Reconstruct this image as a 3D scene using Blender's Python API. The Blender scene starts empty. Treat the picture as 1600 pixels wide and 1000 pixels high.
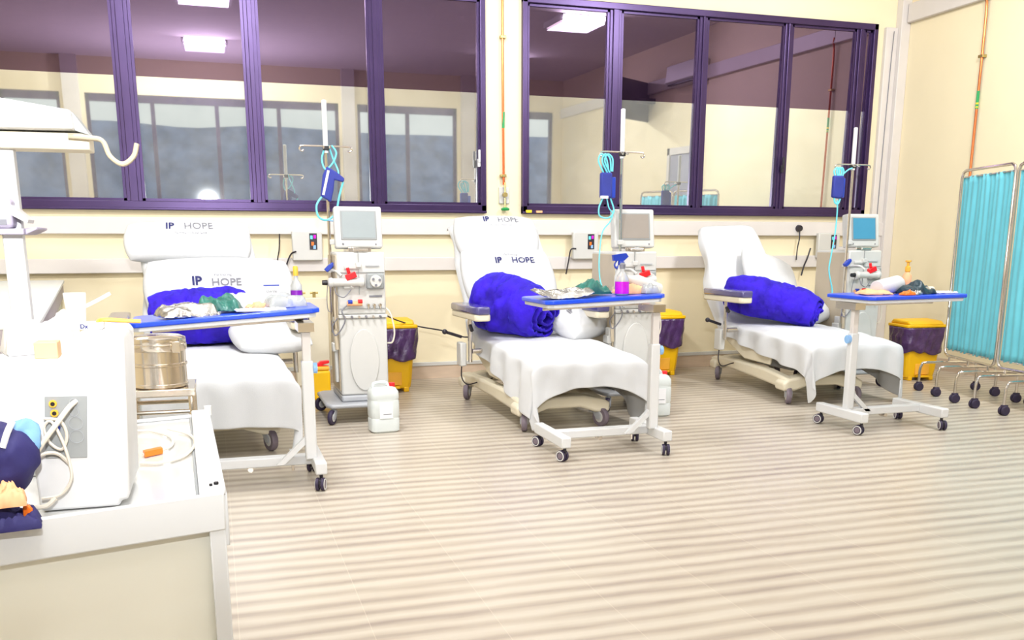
import bpy, bmesh, math, random
from mathutils import Vector, Matrix, Euler, noise
random.seed(7)
PI = math.pi
COL = bpy.context.scene.collection
# ---------------------------------------------------------------- helpers
def lin(c):
    c = c / 255.0
    return c / 12.92 if c <= .04045 else ((c + .055) / 1.055) ** 2.4
def rgb(r, g, b): return (lin(r), lin(g), lin(b), 1)
MATS = {}
def mat(name, col, rough=.5, metal=0, var=.05, vscale=6, bump=0, bscale=60, sheen=0, sheencol=None, emis=0, alpha=1, trans=0, spec=None, coat=0, stretch=(1,1,1)):
    m = bpy.data.materials.new(name); m.use_nodes = True
    nt = m.node_tree; N = nt.nodes; L = nt.links; p = N['Principled BSDF']
    c = rgb(*col)
    tc = N.new('ShaderNodeTexCoord'); mp = N.new('ShaderNodeMapping'); mp.inputs['Scale'].default_value = stretch
    L.new(tc.outputs['Object'], mp.inputs[0])
    nz = N.new('ShaderNodeTexNoise'); nz.inputs['Scale'].default_value = vscale; nz.inputs['Detail'].default_value = 4
    L.new(mp.outputs[0], nz.inputs['Vector'])
    r = N.new('ShaderNodeValToRGB'); r.color_ramp.elements[0].position = .3; r.color_ramp.elements[1].position = .7
    r.color_ramp.elements[0].color = (c[0]*(1-var), c[1]*(1-var), c[2]*(1-var), 1)
    r.color_ramp.elements[1].color = (min(1, c[0]*(1+var)), min(1, c[1]*(1+var)), min(1, c[2]*(1+var)), 1)
    L.new(nz.outputs['Fac'], r.inputs[0]); L.new(r.outputs[0], p.inputs['Base Color'])
    p.inputs['Roughness'].default_value = rough; p.inputs['Metallic'].default_value = metal
    if spec is not None: p.inputs['Specular IOR Level'].default_value = spec
    if coat: p.inputs['Coat Weight'].default_value = coat; p.inputs['Coat Roughness'].default_value = .1
    if sheen:
        p.inputs['Sheen Weight'].default_value = sheen; p.inputs['Sheen Roughness'].default_value = .35
        p.inputs['Sheen Tint'].default_value = rgb(*(sheencol or (255,255,255)))
    if emis:
        L.new(r.outputs[0], p.inputs['Emission Color']); p.inputs['Emission Strength'].default_value = emis
    if trans: p.inputs['Transmission Weight'].default_value = trans
    p.inputs['Alpha'].default_value = alpha
    if bump:
        nb = N.new('ShaderNodeTexNoise'); nb.inputs['Scale'].default_value = bscale; nb.inputs['Detail'].default_value = 5
        L.new(mp.outputs[0], nb.inputs['Vector'])
        b = N.new('ShaderNodeBump'); b.inputs['Strength'].default_value = bump; b.inputs['Distance'].default_value = .01
        L.new(nb.outputs['Fac'], b.inputs['Height']); L.new(b.outputs[0], p.inputs['Normal'])
    MATS[name] = m
    return m
def tag(o, label=None, cat=None, group=None, kind=None):
    if label: o['label'] = label
    if cat: o['category'] = cat
    if group: o['group'] = group
    if kind: o['kind'] = kind
    return o
def root(name, loc, rz, label, cat, group=None):
    o = bpy.data.objects.new(name, None); COL.objects.link(o)
    o.empty_display_size = .1
    o.location = loc; o.rotation_euler = (0, 0, math.radians(rz))
    return tag(o, label, cat, group)
def ob(name, bm, m, parent=None, loc=None, rot=None, smooth=35, bevel=0, subd=0, solid=0, segs=2):
    me = bpy.data.meshes.new(name)
    bmesh.ops.recalc_face_normals(bm, faces=bm.faces[:])
    bm.to_mesh(me); bm.free()
    if smooth:
        me.polygons.foreach_set('use_smooth', [True]*len(me.polygons))
        if smooth < 180: me.set_sharp_from_angle(angle=math.radians(smooth))
    o = bpy.data.objects.new(name, me); COL.objects.link(o)
    if m is not None: me.materials.append(MATS[m] if isinstance(m, str) else m)
    if parent: o.parent = parent
    if loc: o.location = loc
    if rot: o.rotation_euler = rot
    if solid:
        s = o.modifiers.new('s', 'SOLIDIFY'); s.thickness = solid; s.offset = 0
    if bevel:
        b = o.modifiers.new('b', 'BEVEL'); b.width = bevel; b.segments = segs; b.limit_method = 'ANGLE'; b.angle_limit = math.radians(40)
    if subd:
        s = o.modifiers.new('u', 'SUBSURF'); s.levels = subd; s.render_levels = subd
    return o
def nb(): return bmesh.new()
def box(bm, x0, x1, y0, y1, z0, z1, M=None):
    vs = [bm.verts.new(Vector(p) if M is None else M @ Vector(p)) for p in
          [(x0,y0,z0),(x1,y0,z0),(x1,y1,z0),(x0,y1,z0),(x0,y0,z1),(x1,y0,z1),(x1,y1,z1),(x0,y1,z1)]]
    for f in [(0,3,2,1),(4,5,6,7),(0,1,5,4),(1,2,6,5),(2,3,7,6),(3,0,4,7)]: bm.faces.new([vs[i] for i in f])
    return bm
def bx(*a, **k): return box(nb(), *a, **k)
def frame_of(d):
    d = d.normalized(); a = Vector((0,0,1)) if abs(d.z) < .95 else Vector((1,0,0))
    u = d.cross(a).normalized(); return u, d.cross(u).normalized()
def cyl(bm, p0, p1, r0, r1=None, n=20, caps=True):
    p0, p1 = Vector(p0), Vector(p1); r1 = r0 if r1 is None else r1
    u, v = frame_of(p1-p0)
    A = [bm.verts.new(p0+(u*math.cos(t)+v*math.sin(t))*r0) for t in [2*PI*i/n for i in range(n)]]
    B = [bm.verts.new(p1+(u*math.cos(t)+v*math.sin(t))*r1) for t in [2*PI*i/n for i in range(n)]]
    for i in range(n): bm.faces.new([A[i], A[(i+1)%n], B[(i+1)%n], B[i]])
    if caps: bm.faces.new(A[::-1]); bm.faces.new(B)
    return bm
def catmull(pts, k=6, closed=False):
    P = [Vector(p) for p in pts]; out = []; n = len(P)
    rng = range(n if closed else n-1)
    for i in rng:
        a = P[(i-1) % n] if closed or i > 0 else P[0]*2-P[1]
        b = P[i]; c = P[(i+1) % n]
        d = P[(i+2) % n] if closed or i+2 < n else c*2-b
        for j in range(k):
            t = j/k
            out.append(.5*((2*b)+(c-a)*t+(2*a-5*b+4*c-d)*t*t+(3*b-a-3*c+d)*t**3))
    if not closed: out.append(P[-1])
    return out
def tube(bm, pts, r, n=8, k=6, closed=False, sm=True):
    P = catmull(pts, k, closed) if sm else [Vector(p) for p in pts]
    m = len(P); rings = []; u = None
    for i, p in enumerate(P):
        if closed: t = P[(i+1) % m]-P[i-1]
        else: t = P[min(i+1, m-1)]-P[max(i-1, 0)]
        if t.length < 1e-9: t = Vector((0,0,1))
        t.normalize()
        if u is None: u, v = frame_of(t)
        u = (u-t*u.dot(t)).normalized(); v = t.cross(u)
        rings.append([bm.verts.new(p+(u*math.cos(a)+v*math.sin(a))*r) for a in [2*PI*q/n for q in range(n)]])
    for i in range(m if closed else m-1):
        A, B = rings[i], rings[(i+1) % m]
        for q in range(n): bm.faces.new([A[q], A[(q+1) % n], B[(q+1) % n], B[q]])
    if not closed: bm.faces.new(rings[0][::-1]); bm.faces.new(rings[-1])
    return bm
def lathe(bm, prof, c=(0,0,0), n=28, M=None):
    c = Vector(c); rings = []
    for r, z in prof:
        ring = []
        for i in range(n):
            p = Vector((r*math.cos(2*PI*i/n), r*math.sin(2*PI*i/n), z))
            if M is not None: p = M @ p
            ring.append(bm.verts.new(p+c))
        rings.append(ring)
    for A, B in zip(rings, rings[1:]):
        for i in range(n): bm.faces.new([A[i], A[(i+1) % n], B[(i+1) % n], B[i]])
    bm.faces.new(rings[0][::-1]); bm.faces.new(rings[-1])
    return bm
def prism(bm, poly, a, b, axis='x'):
    def P(q, t): return {'x': (t, q[0], q[1]), 'y': (q[0], t, q[1]), 'z': (q[0], q[1], t)}[axis]
    A = [bm.verts.new(P(q, a)) for q in poly]; B = [bm.verts.new(P(q, b)) for q in poly]
    n = len(poly)
    for i in range(n): bm.faces.new([A[i], A[(i+1) % n], B[(i+1) % n], B[i]])
    bm.faces.new(A[::-1]); bm.faces.new(B)
    return bm
def grid(bm, f, nu, nv, wrap=False):
    V = [[bm.verts.new(f(i/nu, j/nv)) for i in range(nu if wrap else nu+1)] for j in range(nv+1)]
    w = len(V[0])
    for j in range(nv):
        for i in range(nu):
            bm.faces.new([V[j][i], V[j][(i+1) % w], V[j+1][(i+1) % w], V[j+1][i]])
    return V
def ball(bm, c, r, sq=(1,1,1), n=16, M=None):
    c = Vector(c)
    prof = [(max(.001, math.sin(PI*i/n)), -math.cos(PI*i/n)) for i in range(n+1)]
    S = Matrix.Diagonal((r*sq[0], r*sq[1], r*sq[2]))
    if M is not None: S = M @ S
    return lathe(bm, prof, c, 2*n, S)
def torus(bm, c, R, r, M=None, n=32, k=8):
    pts = [(R*math.cos(2*PI*i/n), R*math.sin(2*PI*i/n), 0) for i in range(n)]
    pts = [Vector(c)+(M @ Vector(p) if M is not None else Vector(p)) for p in pts]
    return tube(bm, pts, r, k, 1, True, False)
def copy_tree(o, parent=None):
    c = o.copy(); COL.objects.link(c)
    if parent: c.parent = parent
    for ch in list(o.children): copy_tree(ch, c)
    return c
FONT_CACHE = {}
def text_bm(s, size, f=None, depth=.0006, align='CENTER', bold=0, M=None):
    """letters as a mesh in the XY plane, optionally mapped by f(x, y, lift)"""
    cu = bpy.data.curves.new('t', 'FONT'); cu.body = s; cu.size = size; cu.align_x = align; cu.align_y = 'CENTER'
    cu.offset = bold; cu.resolution_u = 3
    o = bpy.data.objects.new('t', cu); COL.objects.link(o)
    dg = bpy.context.evaluated_depsgraph_get(); dg.update()
    me = bpy.data.meshes.new_from_object(o.evaluated_get(dg))
    bm = nb(); bm.from_mesh(me)
    bpy.data.objects.remove(o); bpy.data.curves.remove(cu); bpy.data.meshes.remove(me)
    if f is not None:
        bmesh.ops.triangulate(bm, faces=bm.faces[:])
        for v in bm.verts: v.co = f(v.co.x, v.co.y)
    if M is not None: bmesh.ops.transform(bm, matrix=M, verts=bm.verts[:])
    return bm
def nz(p, s=1, seed=0): return noise.noise(Vector(p)*s+Vector((seed*7.3, seed*3.1, seed)))
# ---------------------------------------------------------------- materials
mat('wall', (238,225,192), .75, var=.02, vscale=2, bump=.03, bscale=90)
mat('ceiling', (232,228,226), .85, var=.02)
mat('trunking', (216,210,206), .45, var=.02)
mat('skirt_tile', (206,184,162), .4, var=.1, vscale=3, stretch=(1,.2,6))
mat('trunk_shadow', (190,160,120), .6)
mat('frame_metal', (66,48,88), .3, .55, var=.12, vscale=3)
mat('handle_white', (215,215,220), .35)
mat('copper', (205,104,58), .28, .85, var=.15, vscale=12)
mat('green_plastic', (20,150,80), .35)
mat('brass', (190,170,110), .3, .9)
mat('yellow_tape', (235,205,40), .5)
mat('white_paint', (216,217,218), .35, var=.01)
mat('white_plastic', (203,202,198), .38, var=.015)
mat('cream_plastic', (222,213,190), .42, var=.03)
mat('mach_side', (188,174,150), .45, var=.02)
mat('grey_plastic', (170,172,176), .45)
mat('mid_grey', (120,120,128), .5)
mat('dark_plastic', (38,34,44), .4)
mat('black', (18,16,20), .45)
mat('navy_pad', (76,72,124), .25, var=.06, coat=.8)
mat('chrome', (215,208,200), .16, .95, var=.03)
mat('steel', (222,212,198), .14, .95, var=.06, vscale=4)
mat('sheet', (210,211,213), .85, var=.012, bump=.12, bscale=220, sheen=.15)
mat('pillow', (208,209,211), .8, var=.015, bump=.15, bscale=35)
mat('print_grey', (120,120,128), .7)
mat('print_navy', (30,32,96), .7)
mat('velvet', (44,6,188), .85, var=.4, vscale=7, bump=.6, bscale=28, sheen=.8, sheencol=(90,95,255))
mat('table_blue', (18,74,226), .28, var=.05, coat=.3)
mat('foil', (190,188,182), .24, .9, var=.2, vscale=25, bump=.9, bscale=40)
mat('green_pack', (34,104,92), .35, var=.2, vscale=25, bump=.4, bscale=50)
mat('dark_pack', (26,52,62), .35, var=.2, vscale=25, bump=.4, bscale=50)
mat('paper', (236,236,238), .7)
mat('peach', (240,178,130), .55, var=.1, vscale=20)
mat('orange', (250,120,30), .4)
mat('orange_tape', (245,180,60), .5)
mat('purple_liquid', (200,20,200), .2, var=.1)
mat('violet_cap', (130,20,170), .35)
mat('clear_plastic', (232,236,236), .18, trans=.55, var=.01)
mat('cloudy_plastic', (226,232,230), .35, var=.02, trans=.15)
mat('red', (225,24,34), .35)
mat('spray_blue', (30,60,170), .35)
mat('soft_blue', (140,185,235), .3)
mat('cuff_blue', (44,54,140), .75, var=.12, bump=.2, bscale=120)
mat('cyan_tube', (110,215,228), .35)
mat('screen_grey', (150,158,160), .15, emis=.10)
mat('screen_taupe', (150,142,134), .15, emis=.08)
mat('screen_blue', (70,135,165), .15, emis=.18)
mat('bin_yellow', (244,190,10), .38, var=.04)
mat('bin_bag', (72,44,92), .26, var=.25, vscale=14, bump=.6, bscale=30, spec=.7)
mat('curtain', (104,192,208), .8, var=.05, vscale=5, sheen=.2)
mat('rubber', (50,40,66), .6)
mat('caster_grey', (120,108,118), .5)
mat('panel_grey', (150,153,153), .5)
mat('cart_panel', (238,236,224), .4, var=.02, vscale=2)
mat('box_white', (222,222,222), .6)
mat('carton', (222,184,140), .75)
mat('cable_white', (222,214,200), .45)
mat('navy_cloth', (38,34,92), .7, var=.25, vscale=12, bump=.3, bscale=30)
mat('sky_cloth', (120,165,205), .7, var=.15, vscale=12, bump=.3, bscale=30)
mat('counter_top', (214,216,212), .4, var=.03, vscale=20)
mat('counter_edge', (160,150,152), .5)
mat('counter_face', (205,210,196), .6, var=.03)
mat('lilac_grey', (176,168,190), .5, var=.06)
mat('skin', (196,150,120), .55)
mat('tv_black', (16,13,18), .25)
mat('door_grey', (150,150,165), .5)
mat('green_wall', (150,200,140), .7)
mat('hill', (112,130,168), .9, var=.3, vscale=2.5, bump=.2, bscale=6)
mat('foliage', (105,112,96), .9, var=.4, vscale=2.0)
mat('yard', (120,120,120), .9)
mat('shirt_beige', (205,190,165), .8)
mat('shirt_white', (215,215,222), .8)
mat('trousers', (50,50,70), .8)
mat('hair', (28,22,20), .7)

def lamp_mat(name, col, s):
    m = bpy.data.materials.new(name); m.use_nodes = True; p = m.node_tree.nodes['Principled BSDF']
    p.inputs['Base Color'].default_value = (.9,.9,.9,1)
    p.inputs['Emission Color'].default_value = rgb(*col); p.inputs['Emission Strength'].default_value = s
    MATS[name] = m
lamp_mat('lamp_panel', (255,250,238), 5.0)

def floor_mat():
    m = bpy.data.materials.new('striped_tile'); m.use_nodes = True
    nt = m.node_tree; N = nt.nodes; L = nt.links; p = N['Principled BSDF']
    tc = N.new('ShaderNodeTexCoord')
    sep = N.new('ShaderNodeSeparateXYZ'); L.new(tc.outputs['Object'], sep.inputs[0])
    def math_(op, a, b=None, c=None):
        n = N.new('ShaderNodeMath'); n.operation = op
        for i, q in enumerate((a, b, c)):
            if q is None: continue
            if isinstance(q, (int, float)): n.inputs[i].default_value = q
            else: L.new(q, n.inputs[i])
        return n.outputs[0]
    # per column tile offset
    colid = math_('FLOOR', math_('DIVIDE', math_('SUBTRACT', sep.outputs[0], .005), .42))
    wn = N.new('ShaderNodeTexWhiteNoise'); wn.noise_dimensions = '1D'; L.new(colid, wn.inputs['W'])
    mp = N.new('ShaderNodeMapping'); mp.inputs['Scale'].default_value = (.55, 6.5, 1); L.new(tc.outputs['Object'], mp.inputs[0])
    n1 = N.new('ShaderNodeTexNoise'); n1.inputs['Scale'].default_value = 1.6; n1.inputs['Detail'].default_value = 5; n1.inputs['Roughness'].default_value = .62
    L.new(mp.outputs[0], n1.inputs['Vector'])
    # wavy stripes parallel to the back wall
    mp2 = N.new('ShaderNodeMapping'); mp2.inputs['Scale'].default_value = (.5, 1, 1); L.new(tc.outputs['Object'], mp2.inputs[0])
    w = N.new('ShaderNodeTexWave'); w.wave_type = 'BANDS'; w.bands_direction = 'Y'; w.inputs['Scale'].default_value = 2.9
    w.inputs['Distortion'].default_value = 2.2; w.inputs['Detail'].default_value = 3; w.inputs['Detail Scale'].default_value = 1.1
    L.new(mp2.outputs[0], w.inputs['Vector'])
    f = math_('ADD', math_('MULTIPLY', w.outputs['Fac'], .42), math_('MULTIPLY', n1.outputs['Fac'], .75))
    f = math_('ADD', f, math_('MULTIPLY', wn.outputs['Value'], .05))
    r = N.new('ShaderNodeValToRGB')
    r.color_ramp.elements[0].position = .28; r.color_ramp.elements[0].color = rgb(154,141,130)
    r.color_ramp.elements[1].position = .82; r.color_ramp.elements[1].color = rgb(198,189,174)
    e = r.color_ramp.elements.new(.5); e.color = rgb(180,168,152)
    L.new(f, r.inputs[0])
    # grout lines running to the back wall
    fr = math_('FRACT', math_('DIVIDE', math_('SUBTRACT', sep.outputs[0], .005), .42))
    g = math_('LESS_THAN', math_('ABSOLUTE', math_('SUBTRACT', fr, .5)), .4965)
    g = math_('SUBTRACT', 1, g)
    mx = N.new('ShaderNodeMix'); mx.data_type = 'RGBA'
    L.new(math_('MULTIPLY', g, .22), mx.inputs['Factor']); L.new(r.outputs[0], mx.inputs['A']); mx.inputs['B'].default_value = rgb(232,220,200)
    L.new(mx.outputs['Result'], p.inputs['Base Color'])
    p.inputs['Roughness'].default_value = .33; p.inputs['Specular IOR Level'].default_value = .45
    MATS['floor'] = m
floor_mat()

def pane_mat(name, glossy, diff, gr=.015):
    """reflective window glass: a mirror-like coat over tinted glass"""
    m = bpy.data.materials.new(name); m.use_nodes = True; nt = m.node_tree; N = nt.nodes; L = nt.links
    for n in list(N): N.remove(n)
    o = N.new('ShaderNodeOutputMaterial'); a = N.new('ShaderNodeAddShader')
    g = N.new('ShaderNodeBsdfGlossy'); g.inputs['Color'].default_value = (*glossy, 1); g.inputs['Roughness'].default_value = gr
    d = N.new('ShaderNodeBsdfDiffuse')
    tc = N.new('ShaderNodeTexCoord'); t = N.new('ShaderNodeTexNoise'); t.inputs['Scale'].default_value = 2.2; t.inputs['Detail'].default_value = 6; t.inputs['Roughness'].default_value = .7
    r = N.new('ShaderNodeValToRGB'); r.color_ramp.elements[0].position = .35; r.color_ramp.elements[1].position = .75
    r.color_ramp.elements[0].color = (diff[0]*.7, diff[1]*.7, diff[2]*.7, 1); r.color_ramp.elements[1].color = (diff[0]*1.3, diff[1]*1.3, diff[2]*1.3, 1)
    L.new(tc.outputs['Object'], t.inputs['Vector']); L.new(t.outputs['Fac'], r.inputs[0]); L.new(r.outputs[0], d.inputs['Color'])
    L.new(g.outputs[0], a.inputs[0]); L.new(d.outputs[0], a.inputs[1]); L.new(a.outputs[0], o.inputs[0])
    MATS[name] = m
pane_mat('tinted_glass', (.16,.115,.175), (.012,.006,.014))
pane_mat('mirror_film', (.66,.68,.67), (.13,.13,.125), .02)

# ---------------------------------------------------------------- the room
W = 8.6; XR = 6.95; XL = -3.6; YF = -1.45; ZC = 4.15
def struct(name, bm, m, parent=None, **k):
    o = ob(name, bm, m, parent, **k)
    if parent is None: o['kind'] = 'structure'
    return o
struct('floor', bx(XL, XR, YF, W, -.12, 0), 'floor', smooth=0)
struct('ceiling', bx(XL-.1, XR+.1, YF-.1, W+.1, ZC, ZC+.15), 'ceiling', smooth=0)
SILL, HEAD = 1.52, 3.42
WA = (-2.9, 2.45); WB = (2.80, 6.60)
bm = nb()
box(bm, XL, XR, W, W+.2, 0, SILL); box(bm, XL, XR, W, W+.2, HEAD, ZC)
box(bm, XL, WA[0], W, W+.2, SILL, HEAD); box(bm, WA[1], WB[0], W, W+.2, SILL, HEAD); box(bm, WB[1], XR, W, W+.2, SILL, HEAD)
struct('wall_back', bm, 'wall', smooth=0)
struct('wall_right', bx(XR, XR+.2, YF, W+.2, 0, ZC), 'wall', smooth=0)
struct('wall_left', bx(XL-.2, XL, YF, W+.2, 0, ZC), 'wall', smooth=0)
# front wall (behind the camera) with its own row of windows
FW = [(-3.3, -2.35), (-1.95, 2.45), (2.8, 4.75), (5.3, 6.75)]
bm = nb(); S2, H2 = 1.15, 3.55
box(bm, XL, XR, YF-.2, YF, 0, S2); box(bm, XL, XR, YF-.2, YF, H2, ZC)
ed = [XL]+[q for a in FW for q in a]+[XR]
for i in range(0, len(ed), 2): box(bm, ed[i], ed[i+1], YF-.2, YF, S2, H2)
struct('wall_front', bm, 'wall', smooth=0)
for i, (a, b) in enumerate(FW):
    r = bpy.data.objects.new('window_%d' % (i+3), None); COL.objects.link(r); r.location = ((a+b)/2, YF-.1, S2); r['kind'] = 'structure'
    bm = nb(); h = H2-S2; w = (b-a)/2
    for q in (-w, w-.06): box(bm, q, q+.06, -.04, .04, 0, h)
    box(bm, -w, w, -.04, .04, 0, .06); box(bm, -w, w, -.04, .04, h-.13, h)
    n = max(1, round((b-a)/1.1))
    for k in range(1, n): x = -w+k*(b-a)/n; box(bm, x-.035, x+.035, -.035, .035, .06, h-.13)
    ob('window_frame', bm, 'frame_metal', r, smooth=0)

# back wall windows
def back_window(name, x0, x1, mull, handles):
    r = bpy.data.objects.new(name, None); COL.objects.link(r); r.location = ((x0+x1)/2, W, SILL); r['kind'] = 'structure'
    c = (x0+x1)/2; h = HEAD-SILL
    bm = nb()
    box(bm, x0-c, x1-c, -.05, .03, 0, .075); box(bm, x0-c, x1-c, -.05, .03, h-.06, h)
    box(bm, x0-c, x0-c+.05, -.05, .03, 0, h); box(bm, x1-c-.05, x1-c, -.05, .03, 0, h)
    box(bm, x0-c, x1-c, -.062, -.05, 0, .022)
    ob('outer_frame', bm, 'frame_metal', r, smooth=0, bevel=.006)
    inner = []
    for (a, b) in mull:
        bm = nb(); box(bm, a-c, b-c, -.03, .03, .06, h-.05); box(bm, a-c+.03, b-c-.03, -.045, -.03, .06, h-.05)
        ob('mullion', bm, 'frame_metal', r, smooth=0, bevel=.005)
    xs = [x0+.05]+[q for m_ in mull for q in m_]+[x1-.05]
    FZ = 2.58-SILL
    for k in range(0, len(xs), 2):
        a, b = xs[k]-c, xs[k+1]-c
        tilt = math.radians(.78)
        def yy(z): return .02-(z)*math.tan(tilt)
        bm = nb()
        lip = .022
        for (p, q) in ((a, a+lip), (b-lip, b)): box(bm, p, q, -.02, .03, .075, h-.06)
        box(bm, a, b, -.02, .03, .075, .075+lip); box(bm, a, b, -.02, .03, h-.06-lip, h-.06)
        ob('sash', bm, 'frame_metal', r, smooth=0)
        for nm, z0, z1, mm in (('window_pane', FZ, h-.06, 'tinted_glass'), ('mirrored_film', .09, FZ, 'mirror_film')):
            bm = nb()
            V = [bm.verts.new(p) for p in ((a, yy(z0), z0), (b, yy(z0), z0), (b, yy(z1), z1), (a, yy(z1), z1))]
            U = [bm.verts.new(v.co+Vector((0, .006, 0))) for v in V]
            bm.faces.new(V); bm.faces.new(U[::-1])
            for i in range(4): bm.faces.new([V[i], V[(i+1) % 4], U[(i+1) % 4], U[i]])
            ob(nm, bm, mm, r, smooth=0)
    for (hx, hz, m_) in handles:
        bm = nb(); box(bm, hx-c-.012, hx-c+.012, -.075, -.045, hz-SILL-.05, hz-SILL+.02); box(bm, hx-c-.009, hx-c+.009, -.09, -.07, hz-SILL-.01, hz-SILL+.10)
        ob('window_handle', bm, m_, r, bevel=.003)
    return r
back_window('window_1', WA[0], WA[1], [(-1.72,-1.60), (-.645,-.52), (.37,.47), (1.41,1.51)], [(2.375, 1.98, 'handle_white')])
w2 = back_window('window_2', WB[0], WB[1], [(3.655,3.775), (4.585,4.67), (5.53,5.61), (6.36,6.46)], [(5.56, 2.0, 'dark_plastic')])
bm = nb(); box(bm, 2.83-4.7, 2.885-4.7, -.068, -.05, .01, .035)
o = ob('sticker', bm, 'yellow_tape', w2); o['label'] = 'small yellow sticker'
bm = nb(); box(bm, 2.93-4.7, 2.99-4.7, -.068, -.05, .01, .03)
o = ob('sticker', bm, 'peach', w2); o['label'] = 'small peach coloured sticker'
for i in range(3):   # latch buttons low on the mullions
    pass
# trunking, skirting
def trim(n, bm, m='trunking', **k): return struct('trim_%d' % n, bm, m, **k)
trim(1, bx(XL, XR, W-.055, W, 1.325, 1.465), bevel=.006)
trim(2, bx(XL, XR, W-.055, W, 1.005, 1.125), bevel=.006)
trim(3, bx(XL, XR, W-.025, W, .12, .155), 'white_plastic', bevel=.004)
trim(4, bx(6.70, 6.84, W-.045, W, .155, 3.40), bevel=.006)
trim(5, bx(6.84, XR, W-.09, W, .155, ZC), bevel=.006)
bm = bx(XR-.055, XR, 7.50, 8.50, 3.44, 3.62); trim(6, bm, bevel=.006)
trim(7, bx(XR-.055, XR, YF, 7.50, 3.44, 3.62), bevel=.006)
struct('baseboard_back', bx(XL, XR, W-.015, W, 0, .12), 'skirt_tile', smooth=0)
struct('baseboard_right', bx(XR-.015, XR, YF, W-.015, 0, .12), 'skirt_tile', smooth=0)
for X0 in (-.03, 3.9): pass
# reflected things: columns on the front wall, door and tv on the right wall
trim(8, bx(2.50, 2.74, YF, YF+.12, 0, ZC), 'trunking')
trim(9, bx(-2.28, -2.02, YF, YF+.12, 0, ZC), 'trunking')
trim(10, bx(4.82, 5.08, YF, YF+.12, 0, ZC), 'trunking')
d = bpy.data.objects.new('door_1', None); COL.objects.link(d); d.location = (XR, 3.95, 0); d['kind'] = 'structure'
ob('door_leaf', bx(-.05, -.002, -.42, .42, .01, 2.45), 'door_grey', d, smooth=0)
bm = nb()
for a, b in ((-.5, -.42), (.42, .5)): box(bm, -.07, -.001, a, b, 0, 2.55)
box(bm, -.07, -.001, -.5, .5, 2.45, 2.55); ob('door_frame', bm, 'trunking', d, smooth=0)
bm = nb(); tube(bm, [(-.06,-.34,1.0), (-.11,-.34,1.0), (-.11,-.24,1.0)], .012); ob('door_handle', bm, 'chrome', d)
# outdoor ground and the planted bank seen through the front windows (only in reflection)
struct('exterior_ground', bx(-14, 18, -16, YF-.2, -.3, -.1), 'yard', smooth=0)
bm = nb()
grid(bm, lambda u, v: Vector((-14+32*u, -7.2+1.6*nz((u*9, v*2, 0), 1, 3)*(1-v)-3.0*v, -.1+3.9*v+.10*nz((u*14, v*3, 1), 1, 5))), 60, 8)
struct('exterior_bank', bm, 'hill', smooth=180)
# ---------------------------------------------------------------- wall fittings
bm = nb(); tube(bm, [(2.615, W-.03, ZC), (2.612, W-.03, 3.2), (2.615, W-.03, 2.6), (2.622, W-.03, 1.78)], .011, 8)
pr_ = root('copper_pipe', (0,0,0), 0, 'thin copper gas pipe running down between the two big windows', 'pipe', 'copper gas pipes')
pr_.location = (2.615, W, 1.7)
def rel(bm, o): bmesh.ops.translate(bm, vec=-Vector(o.location), verts=bm.verts[:]); return bm
ob('pipe', rel(bm, pr_), 'copper', pr_)
bm = nb(); cyl(bm, (2.618, W-.03, 2.28), (2.62, W-.03, 2.42), .0125, n=10); ob('marker_tape', rel(bm, pr_), 'green_plastic', pr_)
for z in (3.06, 1.86):
    bm = nb(); box(bm, 2.59, 2.645, W-.045, W, z-.012, z+.012); ob('pipe_clip', rel(bm, pr_), 'brass', pr_, bevel=.003)
o = root('gas_outlet', (2.63, W, 1.66), 0, 'small gas outlet valve with green knob between the windows', 'valve')
ob('wall_plate', bx(-.05, .05, -.02, 0, -.05, .10), 'white_plastic', o, bevel=.006)
bm = nb(); cyl(bm, (0,-.02,.03), (0,-.06,.03), .022, n=16); cyl(bm, (0,-.04,.03), (0,-.04,.14), .008, n=10); cyl(bm, (0,-.04,-.0), (0,-.04,-.10), .010, n=10); ob('valve_body', bm, 'brass', o)
bm = nb(); lathe(bm, [(.01,0),(.036,.004),(.042,.016),(.03,.028),(.012,.032)], (0,-.05,-.115), 16); ob('knob', bm, 'green_plastic', o)
pr2 = root('copper_pipe', (XR, 7.50, 1.6), 0, 'thin copper gas pipe running down the right hand wall behind the blue screens', 'pipe', 'copper gas pipes')
bm = nb(); tube(bm, [(XR-.055,7.49,3.50), (XR-.045,7.47,3.44), (XR-.03,7.47,3.3), (XR-.03,7.47,2.6), (XR-.03,7.47,2.0), (XR-.03,7.47,1.3)], .012, 8)
ob('pipe', rel(bm, pr2), 'copper', pr2)
bm = nb(); cyl(bm, (XR-.03,7.47,2.48), (XR-.03,7.47,2.64), .0135, n=10); ob('marker_tape', rel(bm, pr2), 'green_plastic', pr2)
bm = nb(); cyl(bm, (XR-.03,7.47,2.52), (XR-.03,7.47,2.535), .0142, n=10); cyl(bm, (XR-.03,7.47,2.49), (XR-.03,7.47,2.50), .0142, n=10); ob('marker_band', rel(bm, pr2), 'yellow_tape', pr2)
bm = nb(); box(bm, XR-.05, XR, 7.44, 7.50, 2.93, 2.955); ob('pipe_clip', rel(bm, pr2), 'brass', pr2, bevel=.003)
# thin black cable down the corner trunking
bm = nb(); tube(bm, [(6.78, W-.06, 3.36), (6.775, W-.052, 3.0), (6.765, W-.05, 2.2), (6.76, W-.05, 1.3)], .004, 6)
tag(ob('cable', bm, 'mid_grey'), 'thin grey cable running down the corner trunking beside the window', 'cable')

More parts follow.
